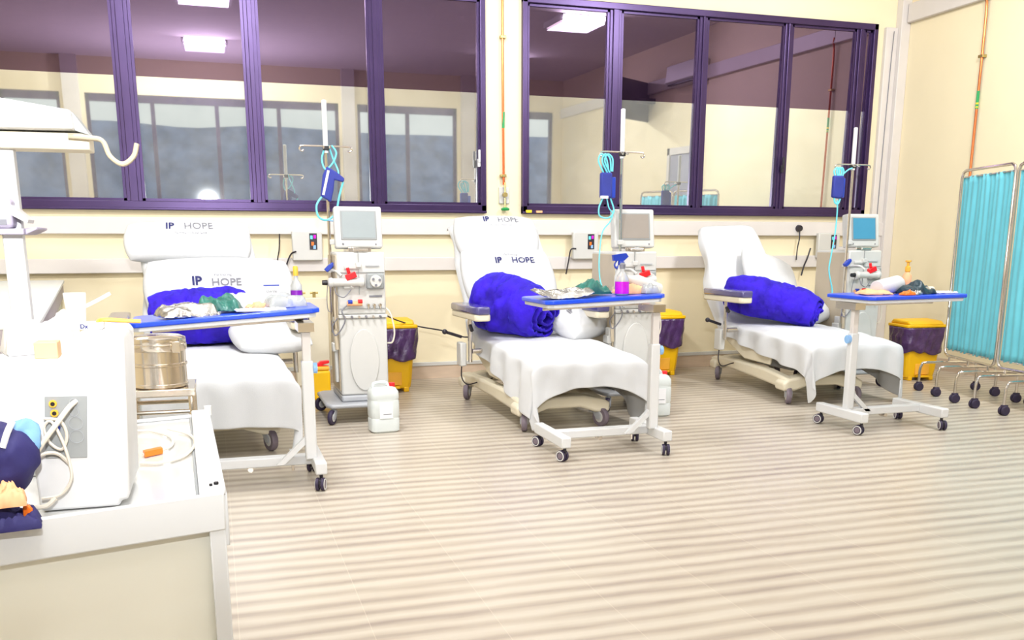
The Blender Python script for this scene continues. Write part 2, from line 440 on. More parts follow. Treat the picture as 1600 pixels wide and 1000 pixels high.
# outlet boxes, sockets, leads
def outlet(x, label, flip=False, plug=None):
    o = root('outlet_box', (x, W-.055, 1.12), 0, label, 'wall outlet', 'white outlet boxes under the windows')
    ob('housing', bx(-.13, .13, -.05, 0, -.02, .235), 'white_plastic', o, bevel=.01)
    ob('label_panel', bx(.02, .085, -.054, -.049, .075, .215), 'dark_plastic', o, smooth=0)
    for (x0, z0, c) in ((.026,.165,'cyan_tube'), (.055,.17,'purple_liquid'), (.035,.11,'orange'), (.05,.082,'soft_blue')):
        ob('label_patch', bx(x0, x0+.022, -.057, -.053, z0, z0+.032), c, o, smooth=0)
    return o
outlet(.80, 'white outlet box with a coloured label left of the left dialysis machine')
outlet(3.42, 'white outlet box with a coloured label behind the middle overbed table')
outlet(6.15, 'white outlet box with a coloured label left of the right dialysis machine')
def lead(pts, r, m, label, group='black leads plugged in along the wall', name='power_cord'):
    bm = nb(); tube(bm, pts, r, 6); return tag(ob(name, bm, m), label, 'cord', group)
lead([(.57, W-.07, 1.33), (.56, W-.075, 1.20), (.54, W-.08, 1.10), (.53, W-.08, .95)], .006, 'dark_plastic', 'black lead hanging from the trunking right of the left bed pillow')
lead([(.70, W-.12, 1.18), (.66, W-.10, 1.16), (.62, W-.10, 1.08), (.60, W-.08, .98)], .007, 'dark_plastic', 'short dark lead curling from the left outlet box')
lead([(3.32, W-.11, 1.20), (3.27, W-.10, 1.19), (3.25, W-.09, 1.08), (3.23, W-.08, .96)], .007, 'dark_plastic', 'dark lead hanging down beside the middle outlet box')
lead([(5.93, W-.10, 1.20), (5.90, W-.10, 1.10), (5.88, W-.08, 1.02), (5.86, W-.07, .92)], .008, 'dark_plastic', 'dark lead hanging down left of the right outlet box')
o = root('wall_plug', (5.80, W-.055, 1.40), 0, 'round black plug in the trunking right of the right bed backrest', 'plug')
bm = nb(); cyl(bm, (0,0,0), (0,-.035,0), .036, .03, 18); ob('plug_body', bm, 'dark_plastic', o)
bm = nb(); tube(bm, [(0,-.025,-.02), (.0,-.03,-.10), (-.01,-.02,-.2), (-.015,-.02,-.32)], .006, 6); ob('plug_cord', bm, 'dark_plastic', o)
lead([(1.16, 7.10, .78), (1.35, 7.6, .66), (1.62, 7.9, .56), (1.85, 7.75, .52), (1.93, 7.4, .50), (2.0,7.15,.55)], .006, 'dark_plastic', 'long thin lead sagging from the left dialysis machine to the middle bed', None)
o = root('water_valve', (1.55+.40, W-.06, .88), 0, 'small black valve on the back wall left of the middle bed', 'valve') if False else None
# water connection boxes under the lower trunking
def conn(x, y, label, w=.30, h=.78):
    o = root('water_connection_box', (x, y, 0), 0, label, 'service box', 'beige service boxes on the back wall')
    ob('housing', bx(-w/2, w/2, -.12, 0, 0, h), 'cream_plastic', o, bevel=.008)
    for k in (-.07, .04):
        bm = nb(); cyl(bm, (k,-.06,h), (k,-.06,h+.05), .014, n=12); cyl(bm, (k-.035,-.06,h+.04), (k+.035,-.06,h+.04), .009, n=10); ob('tap', bm, 'brass', o)
    ob('spout', cyl(nb(), (-.06,-.12,.30), (-.06,-.19,.27), .022, n=14), 'soft_blue', o)
conn(.80, W-.03, 'beige service box with brass taps behind the left dialysis machine')
conn(3.42, W-.03, 'beige service box with brass taps behind the middle dialysis machine')

# ---------------------------------------------------------------- casters
def caster(parent, x, y, r=.055, yaw=0, wheel='caster_grey', fork='white_plastic', top=.12, dual=False, brake=False):
    """fork (child of the thing) with its wheel as a sub-part; wheel touches z = 0"""
    a = math.radians(yaw); dx, dy = math.cos(a), math.sin(a)
    off = r*.55
    bm = nb()
    hubx, huby = -dx*off, -dy*off
    cyl(bm, (0,0,top), (0,0,r*1.75), r*.28, n=12)
    if dual:
        R = Matrix.Rotation(a, 4, 'Z')
        prism(bm, [(-off-r*.75, r*1.0), (-off-r*.7, r*1.7), (-off*.2, r*2.15), (r*.35, r*2.0), (r*.3, r*1.3), (-off+r*.2, r*.8)], -r*.2, r*.2, 'y')
        bmesh.ops.rotate(bm, matrix=R.to_3x3(), verts=[v for v in bm.verts][24:], cent=(0,0,0))
    else:
        R = Matrix.Rotation(a, 4, 'Z')
        n0 = len(bm.verts)
        for s in (-1, 1):
            prism(bm, [(-off-r*.3, r*.75), (-off-r*.35, r*1.2), (-r*.35, r*1.95), (r*.35, r*1.95), (r*.25, r*1.4), (-off+r*.3, r*.75)], s*r*.38-.003, s*r*.38+.003, 'y')
        box(bm, -r*.35, r*.35, -r*.41, r*.41, r*1.88, r*2.0)
        if brake: box(bm, r*.2, r*1.0, -r*.3, r*.3, r*1.35, r*1.55)
        bm.verts.ensure_lookup_table()
        bmesh.ops.rotate(bm, matrix=R.to_3x3(), verts=bm.verts[n0:], cent=(0,0,0))
    f = ob('caster', bm, fork, parent, loc=(x, y, 0), bevel=.002)
    ax = Vector((-dy, dx, 0)); c = Vector((hubx, huby, r))
    for s in ((-1, 1) if dual else (0,)):
        m = c+ax*s*r*.42
        hw = r*(.24 if dual else .28)
        bm = nb(); prof = [(r*.55, -hw), (r*.93, -hw), (r, -hw*.6), (r, hw*.6), (r*.93, hw), (r*.55, hw)]
        M = ax.to_track_quat('Z', 'Y').to_matrix().to_4x4()
        lathe(bm, prof, m, 24, M)
        wl = ob('wheel', bm, wheel, f)
        bm = nb(); lathe(bm, [(r*.2, -hw*1.05), (r*.5, -hw*1.12), (r*.56, -hw), (r*.56, hw), (r*.5, hw*1.12), (r*.2, hw*1.05)], m, 20, M)
        ob('wheel_hub', bm, 'white_plastic' if not dual else 'caster_grey', f)
        if dual:
            bm = nb(); torus(bm, m+ax*s*hw*.9, r*.78, r*.12, M, 28, 6); ob('wheel_ring', bm, 'white_plastic', f)
    return f

# ---------------------------------------------------------------- treatment beds
def interp(xs, ys, x):
    if x <= xs[0]: return ys[0]
    for i in range(1, len(xs)):
        if x <= xs[i]:
            t = (x-xs[i-1])/(xs[i]-xs[i-1]); return ys[i-1]+(ys[i]-ys[i-1])*t
    return ys[-1]
PATH = [Vector((0,1.20,1.38)), Vector((0,1.16,1.42)), Vector((0,.52,.60)), Vector((0,.40,.555)), Vector((0,-.15,.535)), Vector((0,-.80,.49)), Vector((0,-.90,.475))]
PD = [0]
for a, b in zip(PATH, PATH[1:]): PD.append(PD[-1]+(b-a).length)
def path(t):
    t = max(0, min(PD[-1], t)); return Vector((0, interp(PD, [p.y for p in PATH], t), interp(PD, [p.z for p in PATH], t)))
def sheet(parent, hw, side, D0, D1, corner, seed, label=None, hwhead=None, rx=1):
    """cloth laid over backrest and seat, falling over both sides and the foot end; side = (path distances, hang lengths)"""
    Lt = PD[-1]; NT, NF, NS, NM = 46, 14, 12, 22
    hwh = hwhead or hw
    def pt(i, j):
        # i: across -1..1 ; j: rows
        t = Lt*min(j, NT)/NT
        H = hw+(hwh-hw)*max(0, min(1, 1-t/1.2))
        hang = interp(side[0], side[1], t)
        if i < NS: q = -(H+hang*(1-i/NS))
        elif i > NS+NM: hang *= 1+(rx-1)*max(0, min(1, (t-1.6)/.8)); q = H+hang*((i-NS-NM)/NS)
        else: q = -H+2*H*(i-NS)/NM
        dq = max(0, abs(q)-H); sg = 1 if q > 0 else -1
        p = path(t)
        if j <= NT:
            wr = .010*nz((q*3, p.y*4, seed), 1, seed)+.005*nz((q*9, p.y*5, 3), 1, seed)+.008*math.exp(-(nz((q*2.2+p.y, p.y*2.5-q, 7), 1, seed)/.03)**2)
            if dq == 0:
                edge = max(0, 1-(H-abs(q))/.06)
                z = p.z+wr+.012*math.cos(q/H*PI/2)-.012*edge*edge
                return Vector((q, p.y, z))
            r = .03; amp = .026*min(1, dq/.12)*(1+.6*nz((0, p.y*5, sg*3), 1, seed))
            out = r*(1-math.exp(-dq/r)); down = dq-.55*r*(1-math.exp(-dq/r))
            x = sg*(H+out*.7+amp*math.sin(p.y*19+seed*2+1.5*nz((p.y*3,0,0),1,seed))+.05*dq)
            if t < 1.0:   # backrest part hangs backwards along the cushion
                return Vector((x-.3*sg*dq*0, p.y+down*.55, p.z-down*.70-.012))
            return Vector((x, p.y, p.z-down-.012))
        dv = (j-NT)/NF
        qq = min(1, abs(q)/H)
        D = (D0+D1*qq**2.5)*dv
        rr = .03; outy = rr*(1-math.exp(-D/rr))
        down = D-.5*outy
        amp = .022*min(1, D/.10)*(.6+.8*nz((q*2, seed, 0), 1, 2))
        y = p.y-outy*.8-amp*math.sin(q*30+seed+2*nz((q*4,0,0),1,seed))-.03*D
        x = q
        z = p.z-down-.012*max(0, 1-dv*8)*0
        if dq > 0:
            k = min(1, dq/max(1e-6, hang))
            x = sg*(H+.025+.02*math.sin(k*5+seed)-.06*k*dv)
            y = p.y-outy*.8+.035*k+.03*k*dv-.055*math.sin(k*PI)*dv
            z = p.z-down*(1-.0*k)-dq*(.96-(1-corner)*dv)-.012
        return Vector((x, y, max(z, .03)))
    bm = nb(); ni = 2*NS+NM
    V = [[bm.verts.new(pt(i, j)) for i in range(ni+1)] for j in range(NT+NF+1)]
    for j in range(NT+NF):
        for i in range(ni): bm.faces.new([V[j][i], V[j][i+1], V[j+1][i+1], V[j+1][i]])
    o = ob('sheet', bm, 'sheet', parent, smooth=180, subd=1, solid=.004)
    if label: o['label'] = label
    return o
def pillow(loc, rot, w, h, t, label, seed, prints=(), group='white pillows on the beds', tagged=True):
    """soft cushion lying in its local XY plane with its face towards +Z"""
    def surf(x, y, s=1, lift=0):
        u = max(-1, min(1, 2*x/w)); v = max(-1, min(1, 2*y/h))
        e = max(0, (1-u**4))*max(0, (1-v**4))
        pinch = 1-.05*(u*u*v*v)
        z = s*(t/2*(e**.5)-.009*math.exp(-(nz((u*1.5, v*2.2, 4), 1, seed+3)/.035)**2)*min(1, e*2)*(1+.16*nz((u*1.7, v*1.7, seed), 1, seed)) + .006*nz((u*7, v*6, seed), 1, seed)*e)+lift
        return Vector((u*w/2*(1-.035*(1-u*u if abs(u) < 1 else 0))*(1-.04*v*v)*pinch, v*h/2*(1-.05*u*u)*pinch, z))
    r = root('pillow', loc, 0, label, 'pillow', group)
    r.rotation_euler = rot
    bm = nb(); n = 26
    cs = [math.sin(PI/2*(-1+2*i/n)) for i in range(n+1)]
    A = [[bm.verts.new(surf(cs[i]*w/2, cs[j]*h/2, 1)) for i in range(n+1)] for j in range(n+1)]
    Bv = [[A[j][i] if i in (0, n) or j in (0, n) else bm.verts.new(surf(cs[i]*w/2, cs[j]*h/2, -1)) for i in range(n+1)] for j in range(n+1)]
    for j in range(n):
        for i in range(n):
            bm.faces.new([A[j][i], A[j][i+1], A[j+1][i+1], A[j+1][i]])
            try: bm.faces.new([Bv[j][i], Bv[j+1][i], Bv[j+1][i+1], Bv[j][i+1]])
            except ValueError: pass
    c = ob('cushion', bm, 'pillow', r, smooth=180)
    for (s, size, px, py, m, b) in prints:
        bm = text_bm(s, size, f=lambda x, y, px=px, py=py: surf(x+px, y+py, 1, .007), bold=b)
        l = ob('printed_logo', bm, m, c, smooth=0)
    return r
def blanket(name, loc, eul, L, R, sy, turns, label, seed, loose=0, taper=0, tuckp=.5):
    """rolled plush blanket: spiral wound cloth, roll axis along local X"""
    bm = nb(); nu, nv = 46*turns, 64
    def f(u, v):
        th = u*turns*2*PI
        r = .035+(R-.035)*(u**.9)
        s = (v-.5)*2
        tuck = (1-(tuckp if s < 0 else .14)*abs(s)**3.5)*(1-taper*s)
        r *= tuck*(1+.12*nz((math.cos(th)*1.3, math.sin(th)*1.3, v*3.2), 1, seed)+.07*nz((math.cos(th)*3, math.sin(th)*3, v*8), 1, seed+2)+.03*nz((math.cos(th)*7, math.sin(th)*7, v*16), 1, seed+4))
        n_ = nz((math.cos(th)*1.6, math.sin(th)*1.6, v*4.5), 1, seed+6); m_ = nz((math.cos(th)*2.6, math.sin(th)*2.6, v*3), 1, seed+9)
        r *= 1-.11*math.exp(-(n_/.05)**2)-.07*math.exp(-(m_/.04)**2)
        x = s*L/2*(1-.10*u*(1 if s > 0 else .4))+.02*nz((th*.8, v*2, 0), 1, seed)
        y = r*math.cos(th); z = r*math.sin(th)*sy
        if z < -R*sy*.72: z = -R*sy*.72+(z+R*sy*.72)*.25
        return Vector((x, y, z+.03*math.sin(s*2.0)*loose))
    grid(bm, f, nu, nv)
    o = ob(name, bm, 'velvet', None, loc=loc, rot=eul, smooth=180, solid=.016)
    return tag(o, label, 'blanket', 'rolled blue blankets on the beds')

def bed(loc, rz, label, seed, hw=.39, D0=.18, D1=.12, side=None, armr=True, ax=.51, az=0, brz=0, hwh=None, rx=1, bdx=-.01, axr=None):
    b = root('treatment_bed', loc, rz, label, 'bed', 'reclining treatment beds')
    # base: two side beams, cross beams with arched underside
    for s in (-1, 1):
        bm = nb(); prism(bm, [(-.72,.125), (-.62,.115), (-.1,.135), (.45,.145), (.78,.135), (.80,.20), (.74,.215), (.2,.235), (-.35,.235), (-.60,.215), (-.74,.20)], s*.27-.045, s*.27+.045, 'x')
        ob('base_beam', bm, 'cream_plastic', b, bevel=.02, segs=3)
    for (y, w) in ((-.68, .08), (.70, .06)):
        bm = nb(); prism(bm, [(-.34,.105), (-.24,.105), (-.12,.145), (.12,.145), (.24,.105), (.34,.105), (.345,.17), (.30,.195), (.15,.225), (-.15,.225), (-.30,.195), (-.345,.17)], y-w, y+w, 'y')
        ob('cross_beam', bm, 'cream_plastic', b, bevel=.018, segs=3)
    bm = nb(); box(bm, -.17, .17, -.28, .26, .20, .31); box(bm, -.12, .12, -.2, .2, .30, .40); ob('lift_column', bm, 'grey_plastic', b, bevel=.015)
    bm = nb()
    for s in (-1, 1): tube(bm, [(s*.2,-.75,.36), (s*.2,.45,.40), (s*.2,.52,.45), (s*.2,1.05,1.22)], .018, 8, k=3)
    for y, z in ((-.7,.36), (-.1,.38), (.42,.41)): cyl(bm, (-.2,y,z), (.2,y,z), .016, n=10)
    ob('frame', bm, 'white_paint', b)
    # cushions
    ob('leg_rest', bx(-hw+.02, hw-.02, -.86, -.28, .38, .465), 'cream_plastic', b, bevel=.03, segs=3)
    ob('seat_cushion', bx(-hw+.02, hw-.02, -.27, .44, .42, .53), 'cream_plastic', b, bevel=.03, segs=3)
    bm = nb(); prism(bm, [(.46,.52), (.56,.44), (1.22,1.30), (1.15,1.39)], -(hwh or hw)+.04, (hwh or hw)-.04, 'x'); ob('backrest', bm, 'cream_plastic', b, bevel=.03, segs=3)
    for s in (-1, 1):
        bm = nb(); prism(bm, [(-.30,.26), (.10,.27), (.52,.44), (.44,.52), (-.32,.40)], s*(hw-.0075)-.0125, s*(hw-.0075)+.0125, 'x'); ob('side_panel', bm, 'cream_plastic', b, bevel=.01)
    # armrests
    for s in (-1, 1):
        if s == 1 and not armr: continue
        bm = nb(); prism(bm, [(-.065,-.28), (-.045,-.32), (.045,-.32), (.065,-.28), (.065,.30), (.045,.34), (-.045,.34), (-.065,.30)], .795, .850, 'z')
        a = ob('armrest', bm, 'navy_pad', b, loc=(-ax if s < 0 else axr or ax, .12, az), bevel=.014, segs=3); a['label'] = 'navy padded armrest'
        bm = nb(); prism(bm, [(-.06,-.29), (-.04,-.31), (.04,-.31), (.06,-.29), (.055,.32), (-.055,.32)], .748, .797, 'z'); ob('armrest_shell', bm, 'cream_plastic', a, bevel=.01)
        bm = nb(); tube(bm, [(0,.02,.77), (0,.02,.42)], .016, 10, k=2); tube(bm, [(-s*.02,.03,.50), (-s*.12,.03,.50)], .018, 8, k=2); ob('armrest_post', bm, 'chrome', a)
        bm = nb(); cyl(bm, (0,.02,.70), (0,-.03,.66), .014, n=10); ob('release_lever', bm, 'dark_plastic', a)
    # hand control on the left side
    bm = nb(); box(bm, -.60, -.55, .16, .27, .34, .52); h = ob('hand_control', bm, 'white_plastic', b, bevel=.01)
    bm = nb(); cyl(bm, (-.58,.2,.56), (-.70,.2,.60), .012, n=10); ball(bm, (-.71,.2,.603), .02); ob('control_knob', bm, 'dark_plastic', h)
    bm = nb(); tube(bm, [(-.575,.215,.36), (-.575,.22,.25), (-.52,.25,.19), (-.4,.3,.20), (-.3,.3,.22)], .005, 6); ob('control_cable', bm, 'dark_plastic', h)
    for (x, y, yaw, br) in ((-.27,-.70,70,True), (.27,-.70,110,True), (-.27,.70,60,False), (.27,.70,100,False)):
        caster(b, x, y, .068, yaw, 'caster_grey', 'grey_plastic', .14, brake=br)
    if brz or bdx:
        for ch in b.children:
            if ch.name.split('.')[0] in ('base_beam', 'cross_beam', 'caster'):
                ch.location = Matrix.Rotation(math.radians(brz), 4, 'Z') @ Vector(ch.location)+Vector((bdx,0,0)); ch.rotation_euler.z = math.radians(brz)
    sheet(b, hw+.015, side or ([0,1.0,1.3,1.7,2.2,2.6], [.05,.05,.10,.20,.32,.38]), D0, D1, .75, seed, hwhead=hwh or hw-.02, rx=rx)
    return b
B1 = bed((-.04, 6.52, 0), 3, 'white draped treatment bed at the left with two stacked pillows, nearest the trolley', 1, D0=.30, D1=.03, ax=.56, az=-.06)
B2 = bed((2.34, 6.65, 0), 2, 'white draped treatment bed in the middle between the two dialysis machines', 2, ax=.53, az=-.045, rx=1.55, bdx=-.12, brz=-1, axr=.41)
B3 = bed((4.76, 7.02, 0), 0, 'white draped treatment bed at the right with a bare sheet over its backrest', 3, D0=.20, D1=.10, armr=False, ax=.57, az=.015, brz=-7, bdx=-.09, hwh=.27, rx=1.9, side=([0,.5,1.0,1.3,1.7,2.2,2.6], [.05,.14,.16,.12,.18,.22,.24]))
def onbed(b, x, y, z):
    return Matrix.Rotation(b.rotation_euler.z, 4, 'Z') @ Vector((x, y, z))+b.location
BT = math.atan2(.82, .64)  # backrest slope
def eul(b, tilt, rz=0): return (tilt, 0, b.rotation_euler.z+rz)
P = 'print_navy'; G = 'print_grey'
pillow(onbed(B1, -.07, .98, 1.255), eul(B1, BT+.12), .90, .33, .17, 'upper white printed pillow on the left bed, topmost of its two', 4,
       ((('IP'), .085, -.13, .09, P, .002), ('HOPE', .085, .08, .09, G, 0), ('Partners in Health Care', .024, .02, .03, G, 0)))
pillow(onbed(B1, .12, .70, .93), eul(B1, BT+.05), 1.06, .50, .19, 'lower white printed pillow on the left bed behind the blue blanket', 5,
       ((('IP'), .095, -.17, .0, P, .003), ('HOPE', .085, .04, -.015, G, .001), ('Partnering', .03, .02, .05, G, 0)))
pillow(onbed(B2, -.03, 1.00, 1.31), eul(B2, BT+.12), .74, .36, .17, 'upper white printed pillow on the middle bed under the green knobbed gas outlet', 6,
       (('IP', .075, -.10, .11, P, .002), ('HOPE', .075, .10, .105, G, 0), ('Partners in Health Care', .02, .03, .05, G, 0)))
pillow(onbed(B2, -.01, .74, .98), eul(B2, BT+.02), .80, .56, .18, 'lower white printed pillow on the middle bed behind the bunched blue blanket', 8,
       (('IP', .08, -.10, .10, P, .002), ('HOPE', .08, .12, .10, P, .001), ('Partnering', .03, .02, .16, G, 0)))
pillow(onbed(B2, .36, .10, .66), (.5, -.15, .5), .55, .34, .20, 'white pillow lying under the middle overbed table beside the blanket', 10, (('IP', .07, -.14, .04, G, .001),))
pillow(onbed(B3, .20, .70, .96), (BT-.1, .30, B3.rotation_euler.z), .60, .50, .15, 'plain white pillow leaning on the backrest of the right bed', 11)
pillow(onbed(B3, .24, .26, .70), (.62, -.05, .35), .56, .44, .20, 'crumpled white pillow lying under the left end of the right overbed table', 12)
pillow(onbed(B1, .38, .0, .63), (.25, .0, .2), .52, .42, .16, 'white pillow lying on the seat of the left bed under the overbed table', 13)
blanket('blanket', onbed(B1, -.05, .30, .76), (0, 0, B1.rotation_euler.z), .66, .25, .92, 3, 'rolled royal blue blanket lying on the left bed below the blue table top', 3, tuckp=.35)
blanket('blanket', onbed(B2, -.14, .22, .78), (.0, .30, B2.rotation_euler.z-1.05), .66, .275, .98, 3, 'bunched royal blue blanket on the middle bed with its spiral end turned to the foot', 7, 1, taper=.22, tuckp=.40)
blanket('blanket', onbed(B3, -.10, .16, .76), (.0, .30, B3.rotation_euler.z-.85), .86, .215, .95, 3, 'long rolled royal blue blanket on the right bed beside the navy armrest', 9, 1, taper=.20, tuckp=.5)

# ---------------------------------------------------------------- overbed tables
def overbed(loc, rz, side, tw, tilt, topz, label, dx=0, txo=0):
    t = root('overbed_table', loc, rz, label, 'overbed table', 'blue topped overbed tables on wheels')
    for s in (-1, 1):
        f = ob('base_leg', bx(s*.325-.03, s*.325+.03, -.25, .25, .085, .15), 'white_paint', t, bevel=.008)
        for y in (-.22, .22): caster(f, s*.325, y, .034, -60 if s < 0 else 70, 'rubber', 'dark_plastic', .09, dual=True)
    ob('crossbar', bx(-.30, .30, -.035, .035, .095, .145), 'white_paint', t, bevel=.006)
    px = side*.29; py = -.10 if side > 0 else -.02
    ob('lower_post', bx(px-.03, px+.03, py-.025, py+.025, .14, .66), 'white_paint', t, bevel=.008)
    up = ob('upper_post', bx(px-.022, px+.022, py-.018, py+.018, .60, topz-.05), 'trunking', t, bevel=.005)
    bm = nb(); cyl(bm, (px+side*.03, py, .62), (px+side*.05, py, .62), .028, n=16); ob('height_knob', bm, 'soft_blue', t)
    bm = nb(); M = Matrix.Identity(4)
    prism(bm, [(px-side*.03, .26), (px-side*.03, .22), (px-side*.14, .12), (px-side*.18, .12)], py-.015, py+.015, 'y'); ob('brace', bm, 'white_paint', t)
    bm = nb(); cyl(bm, (-side*.02, -.03, .085), (-side*.02, .03, .085), .014, n=10); cyl(bm, (px-side*.09,-.0,.095),(px-side*.09,0,.06),.008,n=8); ob('foot_stop', bm, 'chrome', t)
    h = bpy.data.objects.new('table_top', None); 
    bm = nb()
    R = Matrix.Translation((dx, 0, topz)) @ Matrix.Rotation(-tilt, 4, 'Y')
    W2 = tw/2; c = .035
    poly = [(-W2+c,-.25), (W2-c,-.25), (W2,-.25+c), (W2,.25-c), (W2-c,.25), (-W2+c,.25), (-W2,.25-c), (-W2,-.25+c)]
    prism(bm, poly, 0, .024, 'z'); bmesh.ops.transform(bm, matrix=R, verts=bm.verts[:])
    tp = ob('table_top', bm, 'table_blue', t, bevel=.006, segs=3)
    bm = nb(); prism(bm, [(x*.96, y*.94) for x, y in poly], -.022, 0, 'z'); bmesh.ops.transform(bm, matrix=R, verts=bm.verts[:])
    ob('underside', bm, 'white_paint', tp, bevel=.004)
    bm = nb(); a = R @ Vector((-W2*.8, .04, -.045)); b_ = R @ Vector((W2*.86, .04, -.045)); cyl(bm, a, b_, .009, n=10)
    c_ = R @ Vector((W2*.5, -.08, -.05)); box(bm, px-.04, px+.04, py-.05, py+.16, topz-.075, topz-.03); ob('slide_rail', bm, 'chrome', tp)
    def on(x, y, z=0): return Matrix.Rotation(math.radians(rz), 4, 'Z') @ (R @ Vector((x, y, .025+z)))+Vector(loc)
    return t, on
T1, on1 = overbed((.14, 4.98, 0), 0, 1, .90, math.radians(3.6), .885, 'blue topped overbed table at the left, its tilted top over the left bed', -.095)
T2, on2 = overbed((2.215, 5.19, 0), 0, 1, .74, math.radians(2.2), .925, 'blue topped overbed table in the middle holding the purple bottle', -.08)
T3, on3 = overbed((4.37, 5.32, 0), 0, -1, .79, math.radians(.6), .892, 'blue topped overbed table at the right holding the orange capped bottle', .045)
# ---------------------------------------------------------------- dialysis machines
def machine(loc, rz, label, scr, pole=(-.17,-.12), arm=True, knobside=1):
    m = root('dialysis_machine', loc, rz, label, 'dialysis machine', 'dialysis machines')
    # base plate and casters
    bm = nb(); prism(bm, [(-.26,-.36), (.20,-.36), (.22,-.30), (.22,.30), (.18,.34), (-.24,.34), (-.29,.28), (-.29,-.30)], .115, .145, 'z'); box(bm, -.17, .17, -.27, .27, .145, .19)
    ob('base_plate', bm, 'grey_plastic', m, bevel=.012)
    for x, y, yw in ((-.24,-.31,60), (.18,-.31,100), (-.24,.29,30), (.18,.29,120)): caster(m, x, y, .052, yw, 'rubber', 'grey_plastic', .12)
    # cabinet
    ob('lower_cabinet', bx(-.168, .168, -.25, .25, .19, .735), 'white_plastic', m, bevel=.014, segs=3)
    bm = nb(); prism(bm, [(-.06+.1*math.cos(a)*1.05+.06, .44+.22*math.sin(a)) for a in [2*PI*i/28 for i in range(28)]], -.262, -.249, 'y'); ob('oval_door', bm, 'white_plastic', m, bevel=.006)
    ob('side_cover', bx(-.176, -.166, -.22, .22, .22, 1.17), 'mach_side', m, bevel=.004)
    bm = nb(); box(bm, -.20, -.176, -.20, -.13, .28, .62); box(bm, -.215, -.176, -.21, -.12, .50, .56); ob('rinse_port', bm, 'white_plastic', m, bevel=.006)
    bm = nb(); box(bm, -.172, .172, -.262, .25, .735, .76); ob('port_ledge', bm, 'white_plastic', m, bevel=.006)
    for k in range(6):
        x = -.13+k*.05; bm = nb(); cyl(bm, (x,-.262,.748), (x,-.285,.742), .009, .007, 10); ob('port', bm, 'mid_grey' if k % 2 else 'chrome', m)
    ob('upper_cabinet', bx(-.168, .168, -.235, .24, .76, 1.19), 'white_plastic', m, bevel=.014, segs=3)
    bm = nb(); box(bm, -.165, .165, -.243, -.233, .80, .803); box(bm, -.165, .165, -.243, -.233, 1.05, 1.053); box(bm, -.02, -.017, -.243, -.233, .90, 1.19); ob('panel_seams', bm, 'panel_grey', m, smooth=0)
    # front fittings
    bm = nb(); box(bm, .03, .155, -.265, -.233, .935, 1.045); pb = ob('pump_housing', bm, 'panel_grey', m, bevel=.012)
    bm = nb(); cyl(bm, (.095,-.264,.99), (.095,-.288,.99), .044, .040, 26); ob('pump_rotor', bm, 'white_plastic', pb, bevel=.003)
    bm = nb()
    for a in (0.4, 2.5, 4.6): cyl(bm, (.095+.026*math.cos(a),-.288,.99+.026*math.sin(a)), (.095+.026*math.cos(a),-.297,.99+.026*math.sin(a)), .009, n=10)
    ob('pump_roller', bm, 'mid_grey', pb)
    bm = nb(); box(bm, -.13, -.06, -.262, -.233, .94, .985); box(bm, -.085, -.07, -.275, -.26, .95, 1.0); ob('air_detector', bm, 'white_plastic', m, bevel=.005)
    bm = nb(); box(bm, -.12, -.01, -.250, -.233, 1.075, 1.10); box(bm, -.04, .0, -.262, -.233, 1.085, 1.12); ob('syringe_holder', bm, 'white_plastic', m, bevel=.005)
    bm = nb(); box(bm, .03, .125, -.245, -.235, 1.092, 1.100); ob('slot', bm, 'grey_plastic', m, smooth=0)
    ob('maker_plate', bx(.05, .14, -.240, -.2345, .880, .892), 'print_grey', m, smooth=0)
    bm = nb(); cyl(bm, (-.11,-.262,.838), (-.005,-.262,.838), .016, n=14); c = ob('coupling_rack', bm, 'peach', m)
    bm = nb(); cyl(bm, (-.105,-.272,.85), (-.075,-.272,.85), .014, n=12); ob('coupling', bm, 'spray_blue', c)
    bm = nb(); cyl(bm, (-.035,-.272,.853), (-.005,-.272,.853), .014, n=12); ob('coupling', bm, 'red', c)
    for k in range(3):
        x = .04+.042*k; bm = nb(); cyl(bm, (x,-.235,.825), (x,-.262,.825), .012, .010, 12); cyl(bm, (x,-.255,.825), (x,-.262,.80), .005, n=8); ob('connector', bm, 'chrome', m)
    bm = nb(); tube(bm, [(-.10,-.262,.835), (-.15,-.28,.79), (-.13,-.285,.73), (-.16,-.275,.66), (-.20,-.26,.62), (-.215,-.25,.68), (-.18,-.26,.74)], .0045, 6); ob('dark_hose', bm, 'mid_grey', m)
    bm = nb(); tube(bm, [(-.19,-.235,.93), (-.195,-.25,.80), (-.19,-.25,.66)], .008, 8); tube(bm, [(-.19,-.235,.66), (-.195,-.25,.61), (-.19,-.25,.52)], .013, 8); ob('suction_wand', bm, 'mach_side', m)
    bm = nb(); tube(bm, [(.17,-.2,.80), (.20,-.22,.76), (.225,-.22,.64), (.21,-.22,.56), (.175,-.2,.55)], .006, 6); ob('white_hose', bm, 'cable_white', m)
    # screen
    s = bpy.data.objects.new('screen', None)
    tl = math.radians(8)
    M = Matrix.Translation((.0, -.17, 1.215)) @ Matrix.Rotation(-tl, 4, 'X')
    bm = nb(); box(bm, -.165, .165, -.03, .05, 0, .285, M); sb = ob('screen_housing', bm, 'white_plastic', m, bevel=.014, segs=3)
    bm = nb(); box(bm, -.125, .125, -.037, -.028, .055, .255, M); ob('bezel', bm, 'panel_grey', sb, bevel=.004)
    bm = nb(); box(bm, -.113, .113, -.040, -.036, .067, .245, M); ob('display', bm, scr, sb, smooth=0)
    bm = nb(); box(bm, -.12, -.107, -.036, -.03, .02, .033, M); box(bm, .11, .12, -.036, -.03, .02, .03, M); ob('button', bm, 'mid_grey', sb, bevel=.002)
    bm = nb(); cyl(bm, (-.05,-.235,1.205), (.05,-.235,1.205), .010, n=12); box(bm, -.08, .08, -.20, .05, 1.188, 1.222); ob('screen_hinge', bm, 'chrome', m, bevel=.003)
